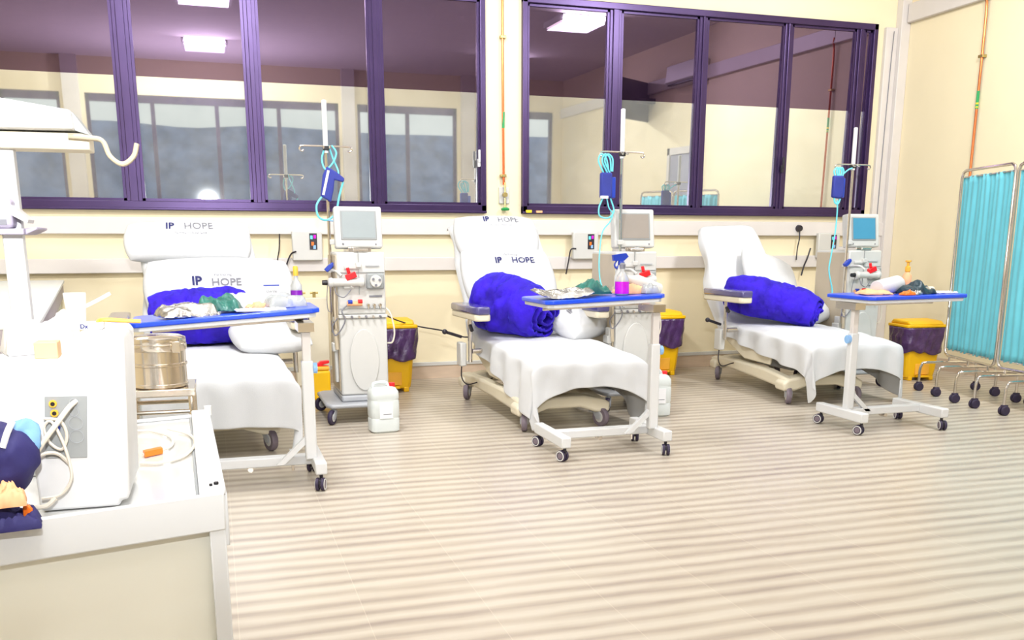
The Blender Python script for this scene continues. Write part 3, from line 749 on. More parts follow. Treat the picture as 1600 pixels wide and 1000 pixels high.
    # infusion pole
    px, py = pole
    bm = nb(); tube(bm, [(px,py,.62), (px,py,2.0)], .011, 10, k=1); pl = ob('infusion_pole', bm, 'chrome', m)
    bm = nb(); cyl(bm, (px,py,1.86), (px,py,2.20), .017, n=14); ball(bm, (px,py,2.20), .017, (1,1,.5), 8); ob('pole_sleeve', bm, 'white_paint', pl)
    bm = nb(); 
    cyl(bm, (px-.15,py,1.905), (px+.15,py,1.905), .006, n=8)
    for sx in (-1, 1): tube(bm, [(px+sx*.15,py,1.905), (px+sx*.172,py,1.900), (px+sx*.178,py,1.880), (px+sx*.162,py,1.870), (px+sx*.15,py,1.878)], .006, 8)
    for sx in (-1, 1): tube(bm, [(px+sx*.015,py,1.905), (px+sx*.02,py-.03,1.895), (px+sx*.02,py-.06,1.885), (px+sx*.02,py-.07,1.90)], .005, 6)
    ob('hook_bar', bm, 'chrome', pl)
    bm = nb(); box(bm, px-.02, px+.02, py-.022, py+.02, 1.875, 1.905); ob('clamp_knob', bm, 'black', pl, bevel=.004)
    for z in (.70, 1.24): ob('pole_bracket', bx(min(px,-.15), max(px,-.15)+.02, py-.02, py+.02, z, z+.035), 'white_plastic', m, bevel=.004)
    # arm with dialyser
    bm = nb(); box(bm, px-.03, px+.03, py-.05, py+.01, 1.05, 1.075); tube(bm, [(px,py-.04,1.06), (px+.02,py-.16,1.06), (px+.05,py-.2,1.03)], .009, 8); hd = ob('holder_arm', bm, 'white_plastic', m)
    bm = nb(); prism(bm, [(px-.05,1.07),(px-.02,1.10),(px+.01,1.12),(px+.02,1.10),(px+.0,1.075),(px-.03,1.05)], py-.06, py-.02, 'y'); ob('blue_clamp', bm, 'spray_blue', hd, bevel=.004)
    y = py-.2; z = .985
    bm = nb(); lathe(bm, [(.012,-.13),(.030,-.12),(.034,-.10),(.028,-.09),(.028,.09),(.034,.10),(.030,.12),(.012,.13)], (px+.08,y,z), 20, Matrix.Rotation(PI/2, 4, 'Y')); ds = ob('dialyser', bm, 'white_plastic', m)
    bm = nb(); cyl(bm, (px-.05,y,z), (px-.085,y,z), .019, .016, 14); ob('dark_cap', bm, 'black', ds)
    bm = nb(); box(bm, px+.075, px+.15, y-.03, y+.005, z+.022, z+.062, ); bmesh.ops.rotate(bm, matrix=Matrix.Rotation(-.35, 3, 'Y'), cent=(px+.11,y,z+.04), verts=bm.verts[:]); cyl(bm, (px+.10,y-.01,z+.06), (px+.09,y-.01,z+.10), .012, n=10); ob('red_clip', bm, 'red', ds, bevel=.004)
    bm = nb(); tube(bm, [(px-.05,y,z-.02), (px-.055,y+.02,z-.12), (px-.05,y+.02,z-.19), (px-.03,y+.02,z-.20)], .003, 6); tube(bm, [(px+.0,y,z-.03), (px+.01,y-.02,z-.08), (px+.06,y-.02,z-.10), (px+.11,y,z-.05)], .004, 6); ob('blood_line', bm, 'mid_grey', ds)
    return m
machine((.985, 6.86, 0), 0, 'dialysis machine with grey screen standing between the left and middle beds', 'screen_grey', (-.19,-.06))
machine((3.05, 6.78, 0), 0, 'dialysis machine with taupe screen standing behind the middle overbed table', 'screen_taupe', (-.125,-.20))
machine((5.44, 7.22, 0), 0, 'dialysis machine with blue screen standing near the right hand wall', 'screen_blue', (-.175,-.20))

# blood pressure cuffs hanging from the hook bars
def cuff(x, y, z, label, style):
    c = root('pressure_cuff', (x, y, z), 0, label, 'pressure cuff', 'dark blue pressure cuffs hung on the infusion poles')
    if style == 0:      # folded, tilted cuff with a wide loop below
        bm = nb(); prism(bm, [(-.07,-.20), (-.05,-.06), (-.02,.0), (.05,-.04), (.10,-.08), (.09,-.105), (.03,-.09), (.02,-.16), (.0,-.24)], -.02, .012, 'y'); ob('cuff', bm, 'cuff_blue', c, bevel=.008)
        bm = nb(); box(bm, -.012, .004, -.024, -.019, -.20, -.03, Matrix.Rotation(.25, 4, 'Y')); ob('cuff_edge', bm, 'paper', c)
        bm = nb(); tube(bm, [(-.02,0,.14), (-.05,0,.05), (-.03,-.01,-.02), (.02,-.01,.02), (.05,0,.09), (.02,0,.14)], .006, 8)
        tube(bm, [(.0,.01,.14), (.03,.02,.05), (.06,.01,-.03), (.05,.0,-.08)], .006, 8)
        tube(bm, [(-.05,0,-.19), (-.10,-.01,-.26), (-.09,-.01,-.34), (-.03,0,-.36), (.03,0,-.31), (.06,.01,-.2), (.09,.0,-.10)], .007, 8)
        ob('tubing', bm, 'cyan_tube', c)
        bm = nb(); tube(bm, [(-.03,0,-.36), (.05,-.0,-.37), (.12,.02,-.34)], .006, 8); ob('tubing', bm, 'soft_blue', c)
    elif style == 1:
        ob('cuff', bx(-.055, .035, -.025, .02, -.31, -.13), 'cuff_blue', c, bevel=.012)
        ob('cuff_flap', bx(.03, .065, -.015, .02, -.31, -.16), 'spray_blue', c, bevel=.006)
        ob('cuff_label', bx(-.06, .0, -.03, -.024, -.315, -.295), 'paper', c, smooth=0)
        bm = nb()
        for k in (-.03, 0, .02): tube(bm, [(k,0,-.13), (-.045+k,-.01,-.05), (-.02+k,0,0), (.02+k,0,-.03), (.03+k*.6,0,-.12)], .006, 8)
        tube(bm, [(-.03,0,-.31), (-.06,0,-.38), (-.05,0,-.44), (.02,0,-.45), (.06,0,-.40), (.03,0,-.31)], .006, 8)
        tube(bm, [(.0,0,-.31), (.02,0,-.38), (.05,0,-.42), (.03,0,-.48), (-.03,.0,-.56), (-.05,.0,-.75), (-.04,.0,-.90), (-.02,-.03,-.99), (-.05,-.03,-1.02)], .005, 8)
        ob('tubing', bm, 'cyan_tube', c)
    else:
        bm = nb(); prism(bm, [(-.055,-.13), (.045,-.13), (.05,-.30), (.02,-.32), (-.055,-.31)], -.02, .02, 'y'); ob('cuff', bm, 'cuff_blue', c, bevel=.012)
        ob('cuff_flap', bx(.04, .065, -.01, .018, -.31, -.15), 'spray_blue', c, bevel=.006)
        bm = nb()
        for k in (-.02, .005, .025): tube(bm, [(k-.02,0,-.13), (k-.03,0,-.09), (k,0,-.065), (k+.02,0,-.09), (k+.015,0,-.13)], .007, 8)
        tube(bm, [(.05,0,-.11), (.09,0,-.08), (.13,0,-.065)], .006, 8)
        tube(bm, [(-.03,0,-.31), (-.02,0,-.35), (.01,0,-.36), (.03,0,-.32)], .008, 8)
        tube(bm, [(.0,0,-.33), (.01,0,-.42), (.005,0,-.60), (-.02,0,-.80), (-.03,0,-.92), (.01,0,-1.06), (.02,0,-1.12)], .006, 8)
        ob('tubing', bm, 'cyan_tube', c)
    return c
cuff(.815, 6.79, 1.77, 'dark blue pressure cuff with a wide cyan loop hanging on the left pole', 0)
cuff(2.80, 6.56, 1.885, 'dark blue pressure cuff with looped cyan tubing hanging on the middle pole', 1)
cuff(5.115, 7.00, 1.94, 'dark blue pressure cuff with straight cyan tube hanging on the right pole', 2)

# ---------------------------------------------------------------- bins and containers
def bin_(loc, rz, label, s=1.0):
    b = root('pedal_bin', loc, rz, label, 'bin', 'yellow pedal bins with dark bags'); b.scale = (s, s, s*1.02)
    bm = nb(); prof = [(.165,.13,.03), (.175,.14,.10), (.195,.155,.36), (.205,.165,.52)]
    rings = []
    for hx, hy, z in prof:
        c = .03; ring = [(hx-c,-hy), (hx,-hy+c), (hx,hy-c), (hx-c,hy), (-hx+c,hy), (-hx,hy-c), (-hx,-hy+c), (-hx+c,-hy)]
        rings.append([bm.verts.new((x, y, z)) for x, y in ring])
    for A, Bq in zip(rings, rings[1:]):
        for i in range(8): bm.faces.new([A[i], A[(i+1) % 8], Bq[(i+1) % 8], Bq[i]])
    bm.faces.new(rings[0][::-1]); bm.faces.new(rings[-1])
    ob('bin_body', bm, 'bin_yellow', b, bevel=.01)
    bm = nb()
    for x in (-.14, .10): box(bm, x, x+.045, -.135, .12, 0, .04)
    ob('bin_foot', bm, 'bin_yellow', b, bevel=.006)
    bm = nb(); box(bm, -.06, .06, -.19, -.13, .035, .055); ob('pedal', bm, 'bin_yellow', b, bevel=.006)
    ob('front_recess', bx(-.08, .08, -.150, -.138, .06, .17), 'orange_tape', b, bevel=.004)
    # bag folded over the rim
    bm = nb()
    def f(u, v):
        a = 2*PI*u; z = .535-.25*v
        k = 1/max(abs(math.cos(a))/.235, abs(math.sin(a))/.19)
        k = min(k, .262)
        w_ = nz((math.cos(a)*2.5, math.sin(a)*2.5, v*3), 1, 4)
        r = k*(1-.05*v)+.02*w_*(.3+v)+.006*math.sin(a*17+v*7+3*w_)
        if v > .75: z += .04*nz((math.cos(a)*2, math.sin(a)*2, 8), 1, 2)
        return Vector((r*math.cos(a), r*math.sin(a), z))
    grid(bm, f, 72, 14, True)
    ob('bin_bag', bm, 'bin_bag', b, smooth=180, solid=.004)
    bm = nb(); prism(bm, [(-.215,-.175), (.215,-.175), (.225,-.16), (.225,.17), (.21,.18), (-.21,.18), (-.225,.17), (-.225,-.16)], .535, .565, 'z'); 
    lid = ob('lid', bm, 'bin_yellow', b, bevel=.008)
    bm = nb(); prism(bm, [(-.175,.565), (-.12,.60), (.13,.61), (.18,.565)], -.20, .20, 'x'); ob('lid_crown', bm, 'bin_yellow', lid, bevel=.015)
    return b
bin_((1.40, 7.98, 0), 0, 'yellow pedal bin with a purple bag behind the left dialysis machine')
bin_((4.06, 8.22, 0), 0, 'yellow pedal bin with a purple bag between the middle machine and right bed')
bin_((6.24, 7.20, 0), -6, 'yellow pedal bin with a purple bag beside the blue folding screens', .9)
o = root('sharps_container', (.755, 7.70, 0), 0, 'yellow sharps container with red lid on the floor left of the machine', 'container')
bm = nb(); prism(bm, [(-.10,-.08),(.10,-.08),(.10,.08),(-.10,.08)], 0, .24, 'z'); ob('container_body', bm, 'bin_yellow', o, bevel=.02, segs=3)
ob('lid', bx(-.095, .095, -.075, .075, .24, .27), 'orange_tape', o, bevel=.01)
bm = nb(); prism(bm, [(-.02,.27), (.03,.31), (.10,.315), (.10,.295), (.04,.28), (.10,.27)], -.03, .03, 'y'); ob('lid_tab', bm, 'red', o, bevel=.004)
def jerry(loc, rz, label):
    j = root('jerrycan', loc, rz, label, 'jerrycan', 'white plastic jerrycans on the floor')
    bm = nb()
    lv = [(.0,.085,.065), (.012,.098,.078), (.09,.10,.08), (.10,.096,.076), (.115,.10,.08), (.21,.10,.08), (.222,.096,.076), (.236,.10,.08), (.275,.097,.077), (.30,.08,.065), (.308,.06,.05)]
    rings = []
    for z, hx, hy in lv:
        n = 28; rings.append([bm.verts.new((hx*(abs(math.cos(a))**.42)*(1 if math.cos(a) > 0 else -1), hy*(abs(math.sin(a))**.42)*(1 if math.sin(a) > 0 else -1), z)) for a in [2*PI*i/n for i in range(n)]])
    for A, Bq in zip(rings, rings[1:]):
        for i in range(28): bm.faces.new([A[i], A[(i+1) % 28], Bq[(i+1) % 28], Bq[i]])
    bm.faces.new(rings[0][::-1]); bm.faces.new(rings[-1])
    ob('jerrycan_body', bm, 'cloudy_plastic', j)
    bm = nb(); tube(bm, [(-.07,0,.29), (-.065,0,.325), (-.03,0,.335), (.02,0,.332), (.04,0,.305)], .012, 8); ob('handle', bm, 'cloudy_plastic', j)
    bm = nb(); cyl(bm, (.062,0,.295), (.062,0,.33), .022, .021, 18); ob('cap', bm, 'red', j, bevel=.003)
    lb = ob('label', bx(-.045, .045, -.0835, -.080, .10, .21), 'paper', j, smooth=0)
    ob('label_line', bx(-.02, .035, -.0845, -.083, .127, .131), 'print_grey', lb, smooth=0)
    return j
jerry((1.04, 6.20, 0), 4, 'white plastic jerrycan with red cap standing before the left machine')
jerry((3.07, 6.19, 0), -4, 'white plastic jerrycan with red cap standing before the middle machine')

# ---------------------------------------------------------------- folding ward screens
def ward_screen(x0, y0, x1, y1, label, n_feet, zb=.30, zt=1.84):
    c = Vector(((x0+x1)/2, (y0+y1)/2, 0)); d = Vector((x1-x0, y1-y0, 0)); L_ = d.length/2
    r = root('folding_screen', c, math.degrees(math.atan2(d.y, d.x)), label, 'folding screen', 'blue ward screens on wheels')
    rc = .06
    bm = nb(); tube(bm, [(-L_,0,zb+rc), (-L_,0,zt-rc), (-L_+rc*.3,0,zt-rc*.3), (-L_+rc,0,zt), (L_-rc,0,zt), (L_-rc*.3,0,zt-rc*.3), (L_,0,zt-rc), (L_,0,zb+rc), (L_-rc*.3,0,zb+rc*.3), (L_-rc,0,zb), (-L_+rc,0,zb), (-L_+rc*.3,0,zb+rc*.3)], .013, 10, 1, True, False)
    ob('screen_frame', bm, 'chrome', r)
    for z in (zt-.055, zb+.055): bm = nb(); cyl(bm, (-L_+.01,0,z), (L_-.01,0,z), .005, n=8); ob('curtain_rod', bm, 'chrome', r)
    bm = nb()
    def f(u, v):
        x = (-1+2*u)*(L_-.02); z = zt-.05-(zt-zb-.10)*v
        a = .005+.003*math.sin(v*3); w_ = nz((u*3, v*1.2, 0), 1, 2)
        g = .5+.5*abs(2*v-1)
        return Vector((x, a*math.sin(u*72+2.5*w_)*g+.006*math.sin(u*23+v*2.2), z+.004*math.sin(u*72)*(1 if v in (0, 1) else 0)))
    grid(bm, f, 130, 24); ob('curtain', bm, 'curtain', r, smooth=180, solid=.002)
    for k in range(n_feet):
        x = -L_+.09+k*(2*L_-.18)/(n_feet-1)
        bm = nb(); h = .245
        tube(bm, [(x,-.25,.075), (x,-.25,h-.07), (x,-.235,h-.02), (x,-.19,h), (x,.19,h), (x,.235,h-.02), (x,.25,h-.07), (x,.25,.075)], .011, 10, 3, False, True)
        cyl(bm, (x,0,h), (x,0,zb), .010, n=8)
        ft = ob('screen_foot', bm, 'chrome', r)
        for s in (-1, 1):
            bm = nb(); M = Matrix.Rotation(PI/2, 4, 'Y')
            for q in (-.016, .016): lathe(bm, [(.012,-.010), (.032,-.010), (.036,-.005), (.036,.005), (.032,.010), (.012,.010)], (x+q+.004,s*.25,.036), 18, M)
            bm2 = bm; box(bm2, x-.012, x+.020, s*.25-.02, s*.25+.022, .03, .078)
            ob('wheel', bm, 'rubber', ft, bevel=.002)
    return r
ward_screen(6.04, 6.60, 5.82, 5.82, 'blue curtained folding screen panel farther into the corner beside the pedal bin', 3)
ward_screen(5.815, 5.79, 5.75, 4.98, 'blue curtained folding screen panel cut by the right edge of the view', 3)

# ---------------------------------------------------------------- things on the overbed tables
def packet(p, rz, sx, sy, h, m, label, seed, cat='packet', group=None, name='packet', curl=.0):
    bm = nb()
    def f(u, v):
        x, y = (u-.5)*2, (v-.5)*2
        e = max(0, (1-x**4)*(1-y**4))**.5
        return Vector((x*sx/2*(1+.06*nz((y*2, 0, 0), 1, seed)), y*sy/2*(1+.08*nz((x*2, 1, 0), 1, seed)), .004+h*e*(.65+.7*nz((x*1.6, y*1.6, 0), 1, seed))+.012*abs(nz((x*5, y*5, 1), 1, seed))+curl*abs(x)**3))
    V = grid(bm, f, 22, 18)
    V2 = grid(bm, lambda u, v: Vector(((u-.5)*sx*.98, (v-.5)*sy*.98, .001+curl*abs((u-.5)*2)**3)), 22, 18)
    ed = [e for e in bm.edges if e.is_boundary]
    try: bmesh.ops.bridge_loops(bm, edges=ed)
    except Exception: pass
    return tag(ob(name, bm, m, None, loc=p, rot=(0,0,math.radians(rz)), smooth=60), label, cat, group)
def bottle(p, label, prof, m, parts, name='bottle', cat='bottle', rot=None, group=None):
    b = root(name, p, 0, label, cat, group)
    if rot: b.rotation_euler = rot
    bm = nb(); lathe(bm, prof, (0,0,0), 22); ob('bottle_body', bm, m, b)
    for nm, pf, mm in parts:
        bm = nb(); lathe(bm, pf, (0,0,0), 18); ob(nm, bm, mm, b)
    return b
# left table
packet(on1(-.18,-.10), 18, .27, .22, .075, 'foil', 'crumpled silver foil packet on the left overbed table', 2)
packet(on1(-.02,-.02,.01), -8, .20, .17, .085, 'green_pack', 'dark green cloth packet on the left overbed table', 3)
packet(on1(.17,-.12), 5, .25, .12, .006, 'paper', 'flat white paper sheet on the left overbed table', 4, 'paper', name='paper_sheet')
packet(on1(.30,.02,.0), 12, .20, .16, .075, 'clear_plastic', 'clear plastic bag of supplies on the left overbed table', 5, 'bag', name='plastic_bag')
packet(on1(.17,.04,.0), 30, .12, .08, .03, 'peach', 'peach coloured packet beside the clear bag on the left table', 6)
packet(on1(.13,.12,.0), 0, .30, .14, .09, 'white_plastic', 'white bundle at the back of the left overbed table', 7, 'bundle', name='bundle')
bottle(on1(.37,.12), 'small clear bottle with purple band and orange top on the left table', [(.028,0),(.030,.01),(.030,.10),(.012,.13),(.011,.15)], 'clear_plastic',
       [('cap', [(.013,.15),(.014,.19),(.010,.20)], 'orange_tape'), ('label_band', [(.0308,.05),(.0308,.075)], 'violet_cap')])
pk = root('supply_pack', on1(.24,.10,.0), 0, 'white upright pack with a blue stripe and small print on the left table', 'pack')
ob('pack_body', bx(-.05, .05, -.015, .015, 0, .135), 'box_white', pk, bevel=.004)
ob('blue_stripe', bx(-.04, .04, -.0165, -.0145, .108, .115), 'spray_blue', pk, smooth=0)
ob('print', text_bm('sterile', .022, M=Matrix.Translation((0, -.017, .08)) @ Matrix.Rotation(PI/2, 4, 'X')), 'print_grey', pk, smooth=0)
# middle table
packet(on2(-.22,-.08), -12, .34, .26, .05, 'foil', 'large silver foil packet curling off the middle overbed table', 8, curl=.035)
packet(on2(-.02,-.02,.01), 10, .20, .17, .085, 'green_pack', 'dark green cloth packet on the middle overbed table', 9)
PB = [(.030,0),(.036,.008),(.036,.085),(.030,.11),(.012,.13),(.012,.15)]
bottle(on2(.13,-.14), 'clear bottle of bright purple liquid with grey top on the middle table', [(.034,0),(.040,.008),(.040,.075),(.040,.085),(.030,.115),(.014,.135),(.014,.15)], 'clear_plastic',
       [('liquid', [(.033,.003),(.0415,.010),(.0415,.078),(.033,.079)], 'purple_liquid'), ('grey_cap', [(.016,.15),(.018,.175),(.010,.185)], 'mid_grey')])
sp = bottle(on2(.19,.02), 'white spray bottle with dark blue trigger on the middle table', [(.034,0),(.036,.01),(.036,.10),(.016,.15),(.014,.17)], 'white_plastic', [('collar', [(.017,.165),(.018,.185),(.015,.19)], 'spray_blue')])
bm = nb(); prism(bm, [(-.05,.19), (-.055,.225), (.03,.235), (.045,.215), (.015,.19)], -.012, .012, 'y'); tube(bm, [(-.025,0,.195), (-.04,0,.17), (-.035,0,.15)], .005, 6); ob('trigger', bm, 'spray_blue', sp)
bottle(on2(.34,.02,.045), 'white plastic bottle lying on its side at the middle table back', [(.028,-.13),(.042,-.12),(.044,.05),(.022,.10),(.020,.13)], 'white_plastic', [('cap', [(.021,.13),(.022,.15),(.018,.155)], 'white_plastic')], rot=(0, -1.25, .15))
packet(on2(.22,-.06), 8, .20, .12, .05, 'peach', 'peach tinted packet beside the purple bottle on the middle table', 12)
packet(on2(.315,-.12), 8, .10, .09, .055, 'clear_plastic', 'clear bag at the right end of the middle table', 13, 'bag', name='plastic_bag')
# right table
packet(on3(-.20,-.02), -10, .20, .16, .03, 'peach', 'peach coloured packet at the left end of the right overbed table', 14)
packet(on3(-.06,-.18), 10, .10, .06, .025, 'orange', 'small orange packet near the front edge of the right table', 15)
bottle(on3(-.06,.02,.05), 'large white roll lying across the right overbed table', [(.035,-.12),(.052,-.115),(.055,0),(.058,.10),(.045,.125),(.02,.13)], 'pillow', [('roll_end', [(.020,.128),(.021,.135),(.006,.136)], 'paper')], name='gauze_roll', cat='roll', rot=(0, PI/2-.12, .25))
packet(on3(.09,-.08), 14, .20, .17, .08, 'dark_pack', 'dark teal cloth packet on the right overbed table', 16)
packet(on3(.02,-.16), 30, .10, .07, .03, 'foil', 'small crumpled foil piece on the right overbed table', 17, 'foil')
bottle(on3(.21,.16), 'clear bottle with tall orange cap on the right overbed table', [(.026,0),(.030,.008),(.030,.11),(.014,.135)], 'peach',
       [('cap', [(.014,.135),(.018,.14),(.018,.17),(.009,.175),(.009,.20),(.020,.205),(.020,.215)], 'orange_tape')])
bottle(on3(.15,.14), 'small clear bottle with violet band on the right overbed table', [(.024,0),(.026,.008),(.026,.055),(.012,.075),(.012,.09)], 'clear_plastic', [('label_band', [(.0268,.025),(.0268,.05)], 'violet_cap')])
bottle(on3(.18,-.10,.022), 'small cream roll of tape lying on the right table', [(.008,-.03),(.025,-.028),(.026,.028),(.008,.03)], 'cream_plastic', [], name='tape_roll', cat='roll', rot=(0, PI/2, .3))
packet(on3(.29,-.10), 0, .16, .12, .008, 'paper', 'flat white paper at the right end of the right table', 19, 'paper', name='paper_sheet')
# ---------------------------------------------------------------- foreground trolley
A0 = Vector((-.008, 1.735, 0)); UX = Vector((-.9637, -.267, 0)); VX = Vector((-.035, .9994, 0))
cart = root('instrument_trolley', A0, 0, 'large white trolley with glossy top filling the lower left corner', 'trolley')
Mq = Matrix(((UX.x, VX.x, 0, 0), (UX.y, VX.y, 0, 0), (0, 0, 1, 0), (0, 0, 0, 1)))
mat('cart_top', (226,226,224), .1, .25, var=.01)
def cb(nm, m, *bxs, parent=cart, bevel=.003, **k):
    bm = nb()
    for b_ in bxs: box(bm, *b_, M=Mq)
    return ob(nm, bm, m, parent, bevel=bevel, **k)
LEN, DEP = 1.15, .86
cb('tray', 'cart_top', (0, LEN, .0, DEP, .775, .80))
r_ = cb('side_rail', 'white_paint', (-.004, .044, -.005, DEP+.005, .80, .815))
cb('rail_groove', 'panel_grey', (.044, .050, .01, DEP-.01, .80, .803), parent=r_)
cb('back_rail', 'white_paint', (.04, LEN, DEP-.03, DEP, .80, .806))
cb('apron', 'white_paint', (0, LEN, -.012, .0, .735, .806))
cb('apron', 'white_paint', (-.006, .006, .0, DEP, .70, .80))
cb('front_panel', 'cart_panel', (.03, LEN, .02, .03, .09, .736), bevel=0)
cb('side_panel', 'cart_panel', (.012, .022, .03, DEP-.03, .09, .70), bevel=0)
cb('bottom_shelf', 'white_paint', (.0, LEN, .0, DEP, .09, .12))
for a, b_ in ((.001, -.009), (.001, DEP-.03), (LEN-.03, -.009), (LEN-.03, DEP-.03)):
    cb('corner_post', 'white_paint', (a, a+.03, b_, b_+.03, .08, .775))
    p = Mq @ Vector((a+.015, b_+.015, 0)); caster(cart, p.x, p.y, .036, 40, 'rubber', 'grey_plastic', .085)
bm = nb(); c = Mq @ Vector((.012, .02, .816)); cyl(bm, c, c+Vector((0,0,.004)), .0045, n=12); c = Mq @ Vector((.022, .016, .815)); cyl(bm, c, c+Vector((0,0,.004)), .003, n=10); ob('corner_screw', bm, 'black', r_)
bm = nb(); c = Mq @ Vector((.0, DEP, .80)); cyl(bm, c, c+Vector((0,0,.024)), .010, n=12); ob('corner_knob', bm, 'white_paint', r_)
# rear mast with shelf, canopy and drip hook
mx = -.452-A0.x; my = 2.55-A0.y
bm = nb(); box(bm, mx-.022, mx+.022, my-.02, my+.02, .80, 1.47); mast = ob('mast', bm, 'white_paint', cart, bevel=.004)
bm = nb(); box(bm, mx-.45, mx+.034, my-.07, my+.10, 1.270, 1.284); prism(bm, [(mx+.034, 1.270), (mx+.034, 1.284), (mx+.06, 1.288), (mx+.06, 1.282)], my-.05, my+.10, 'y'); ob('mast_shelf', bm, 'lilac_grey', cart, bevel=.002)
bm = nb(); prism(bm, [(mx-.5, 1.50), (mx+.165, 1.508), (mx+.162, 1.549), (mx-.02, 1.575), (mx-.5, 1.60)], my-.10, my+.12, 'y'); can = ob('canopy', bm, 'white_paint', cart, bevel=.004)
bm = nb(); prism(bm, [(mx+.162, 1.549), (mx+.196, 1.498), (mx+.165, 1.508)], my-.06, my+.10, 'y'); ob('end_bracket', bm, 'panel_grey', can)
bm = nb(); box(bm, mx-.5, mx+.192, my-.05, my+.05, 1.466, 1.503); ob('canopy_bar', bm, 'cream_plastic', can, bevel=.003)
bm = nb()
for dy in (-.006, .006):
    tube(bm, [(mx+.15, my-.065+dy, 1.494), (mx+.19, my-.065+dy, 1.492), (mx+.222, my-.065+dy, 1.486), (mx+.236, my-.065+dy, 1.452), (mx+.262, my-.065+dy, 1.434), (mx+.288, my-.065+dy, 1.452), (mx+.298, my-.065+dy, 1.482)], .0055, 8)
ob('drip_hook', bm, 'mach_side', can)
o = root('monitor_unit', (-.49, 2.52, 1.284), 0, 'small lilac grey device standing on the trolley mast shelf at the left edge', 'device')
ob('device_body', bx(-.13, .052, -.045, .05, 0, .07), 'lilac_grey', o, bevel=.01)
bm = nb(); prism(bm, [(.05, .055), (.085, .02), (.082, .012), (.05, .03)], -.04, .04, 'y'); ob('sloped_flap', bm, 'white_plastic', o)
ob('device_feet', bx(-.12, .04, -.047, -.04, .008, .02), 'mid_grey', o)

# white socketed equipment case on the trolley
Z0 = .80
ec = root('equipment_case', (-.240, 1.70, Z0), 0, 'tall white equipment case with a grey socket panel on the trolley', 'medical device')
prof = [(-.068,.012), (-.066,.002), (.058,.002), (.062,.012), (.072,.012), (.076,.022), (.088,.292), (.082,.302), (.022,.306), (.012,.298), (-.018,.258), (-.072,.198), (-.074,.18)]
bm = nb(); prism(bm, prof, 0, .22, 'y'); ob('case_body', bm, 'box_white', ec, bevel=.006, segs=3)
bm = nb(); prism(bm, [(-.050,.095), (.014,.093), (.023,.198), (-.042,.2)], -.003, .0, 'y'); sp_ = ob('socket_panel', bm, 'panel_grey', ec)
for (x, z) in ((-.030,.188), (-.029,.172)):
    bm = nb(); cyl(bm, (x,-.003,z), (x,-.007,z), .0062, n=16); s1 = ob('socket_ring', bm, 'orange_tape', sp_)
    bm = nb(); cyl(bm, (x,-.006,z), (x,-.0085,z), .0035, n=12); ob('socket_hole', bm, 'black', sp_)
for (x, z, r) in ((.002,.188,.007), (.001,.172,.007), (.002,.153,.011), (.001,.130,.011)):
    bm = nb(); torus(bm, (x,-.004,z), r, .0006, Matrix.Rotation(PI/2, 4, 'X'), 24, 5); ob('socket', bm, 'grey_plastic', sp_)
ob('nameplate', bx(-.013, .004, -.001, .001, .0985, .1005), 'print_grey', ec, smooth=0)
bm = nb(); tube(bm, [(.005,-.003,.190), (-.004,-.022,.183), (-.022,-.030,.160), (-.045,-.035,.130), (-.066,-.03,.098), (-.085,-.025,.060), (-.095,-.02,.035), (-.080,-.02,.018), (-.055,-.022,.017), (-.038,-.02,.030)], .0042, 8)
ob('thick_cable', bm, 'cable_white', ec)
bm = nb(); tube(bm, [(-.045,-.012,.165), (-.020,-.015,.160), (-.012,-.016,.135), (-.022,-.015,.112), (-.040,-.014,.125), (-.046,-.012,.15), (-.034,-.014,.16), (-.02,-.02,.13), (-.012,-.02,.09), (-.012,-.02,.06), (-.03,-.02,.035), (-.06,-.02,.03)], .0026, 6)
tube(bm, [(-.012,-.012,.085), (-.03,-.015,.105), (-.055,-.018,.104), (-.078,-.02,.08), (-.092,-.02,.04), (-.10,-.02,.012)], .0032, 6)
ob('thin_cable', bm, 'cable_white', ec)
ob('blue_plug', cyl(nb(), (-.026,-.004,.147), (-.026,-.012,.147), .004, n=12), 'spray_blue', ec)
# small things on and around the case
def item(nm, x0, x1, y0, y1, z0, z1, m, label, cat, bevel=.002):
    bm = nb(); cx, cy = (x0+x1)/2, (y0+y1)/2; box(bm, x0-cx, x1-cx, y0-cy, y1-cy, 0, z1-z0)
    return tag(ob(nm, bm, m, None, loc=(cx, cy, z0), bevel=bevel), label, cat)
cup = bottle((-.238, 1.83, Z0+.30), 'tall white paper cup standing on the white equipment case', [(.014,0),(.019,.062),(.0185,.064)], 'box_white', [], name='paper_cup', cat='cup')
bm = nb(); tube(bm, [(-.01,0,.02), (.02,0,.035), (.04,0,.046)], .0035, 6)
tag(ob('white_tube', bm, 'box_white', None, loc=(-.222, 1.86, Z0+.315)), 'short white tube leaning beside the paper cup on the case', 'tube')
bxo = item('dressing_box', -.225, -.188, 1.75, 1.80, Z0+.305, Z0+.316, 'box_white', 'flat white box with small blue print on top of the equipment case', 'box')
bm = text_bm('Dx', .010, bold=.0004, M=Matrix.Translation((-.011, -.0256, .0055)) @ Matrix.Rotation(PI/2, 4, 'X')); ob('blue_print', bm, 'print_navy', bxo, smooth=0)
bm = nb(); tube(bm, [(-.018,-.02,0), (-.018,-.005,.007), (-.002,.0,.008), (.022,.0,.006), (.05,.0,.004)], .0035, 6); tag(ob('orange_strap', bm, 'orange_tape', None, loc=(-.178, 1.78, Z0+.311)), 'orange strap lying along the top of the equipment case', 'strap')
ct = item('supply_box', -.43, -.285, 1.98, 2.20, Z0, 1.03, 'box_white', 'white supply box on the trolley behind the equipment case', 'box', .008)
item('carton', -.342, -.300, 2.0, 2.05, 1.03, 1.062, 'carton', 'small brown carton on top of the white supply box', 'carton')
packet((-.345, 2.13, 1.03), 20, .15, .10, .09, 'box_white', 'white wrapped bundle on the supply box behind the brown carton', 31, 'bundle', name='bundle')
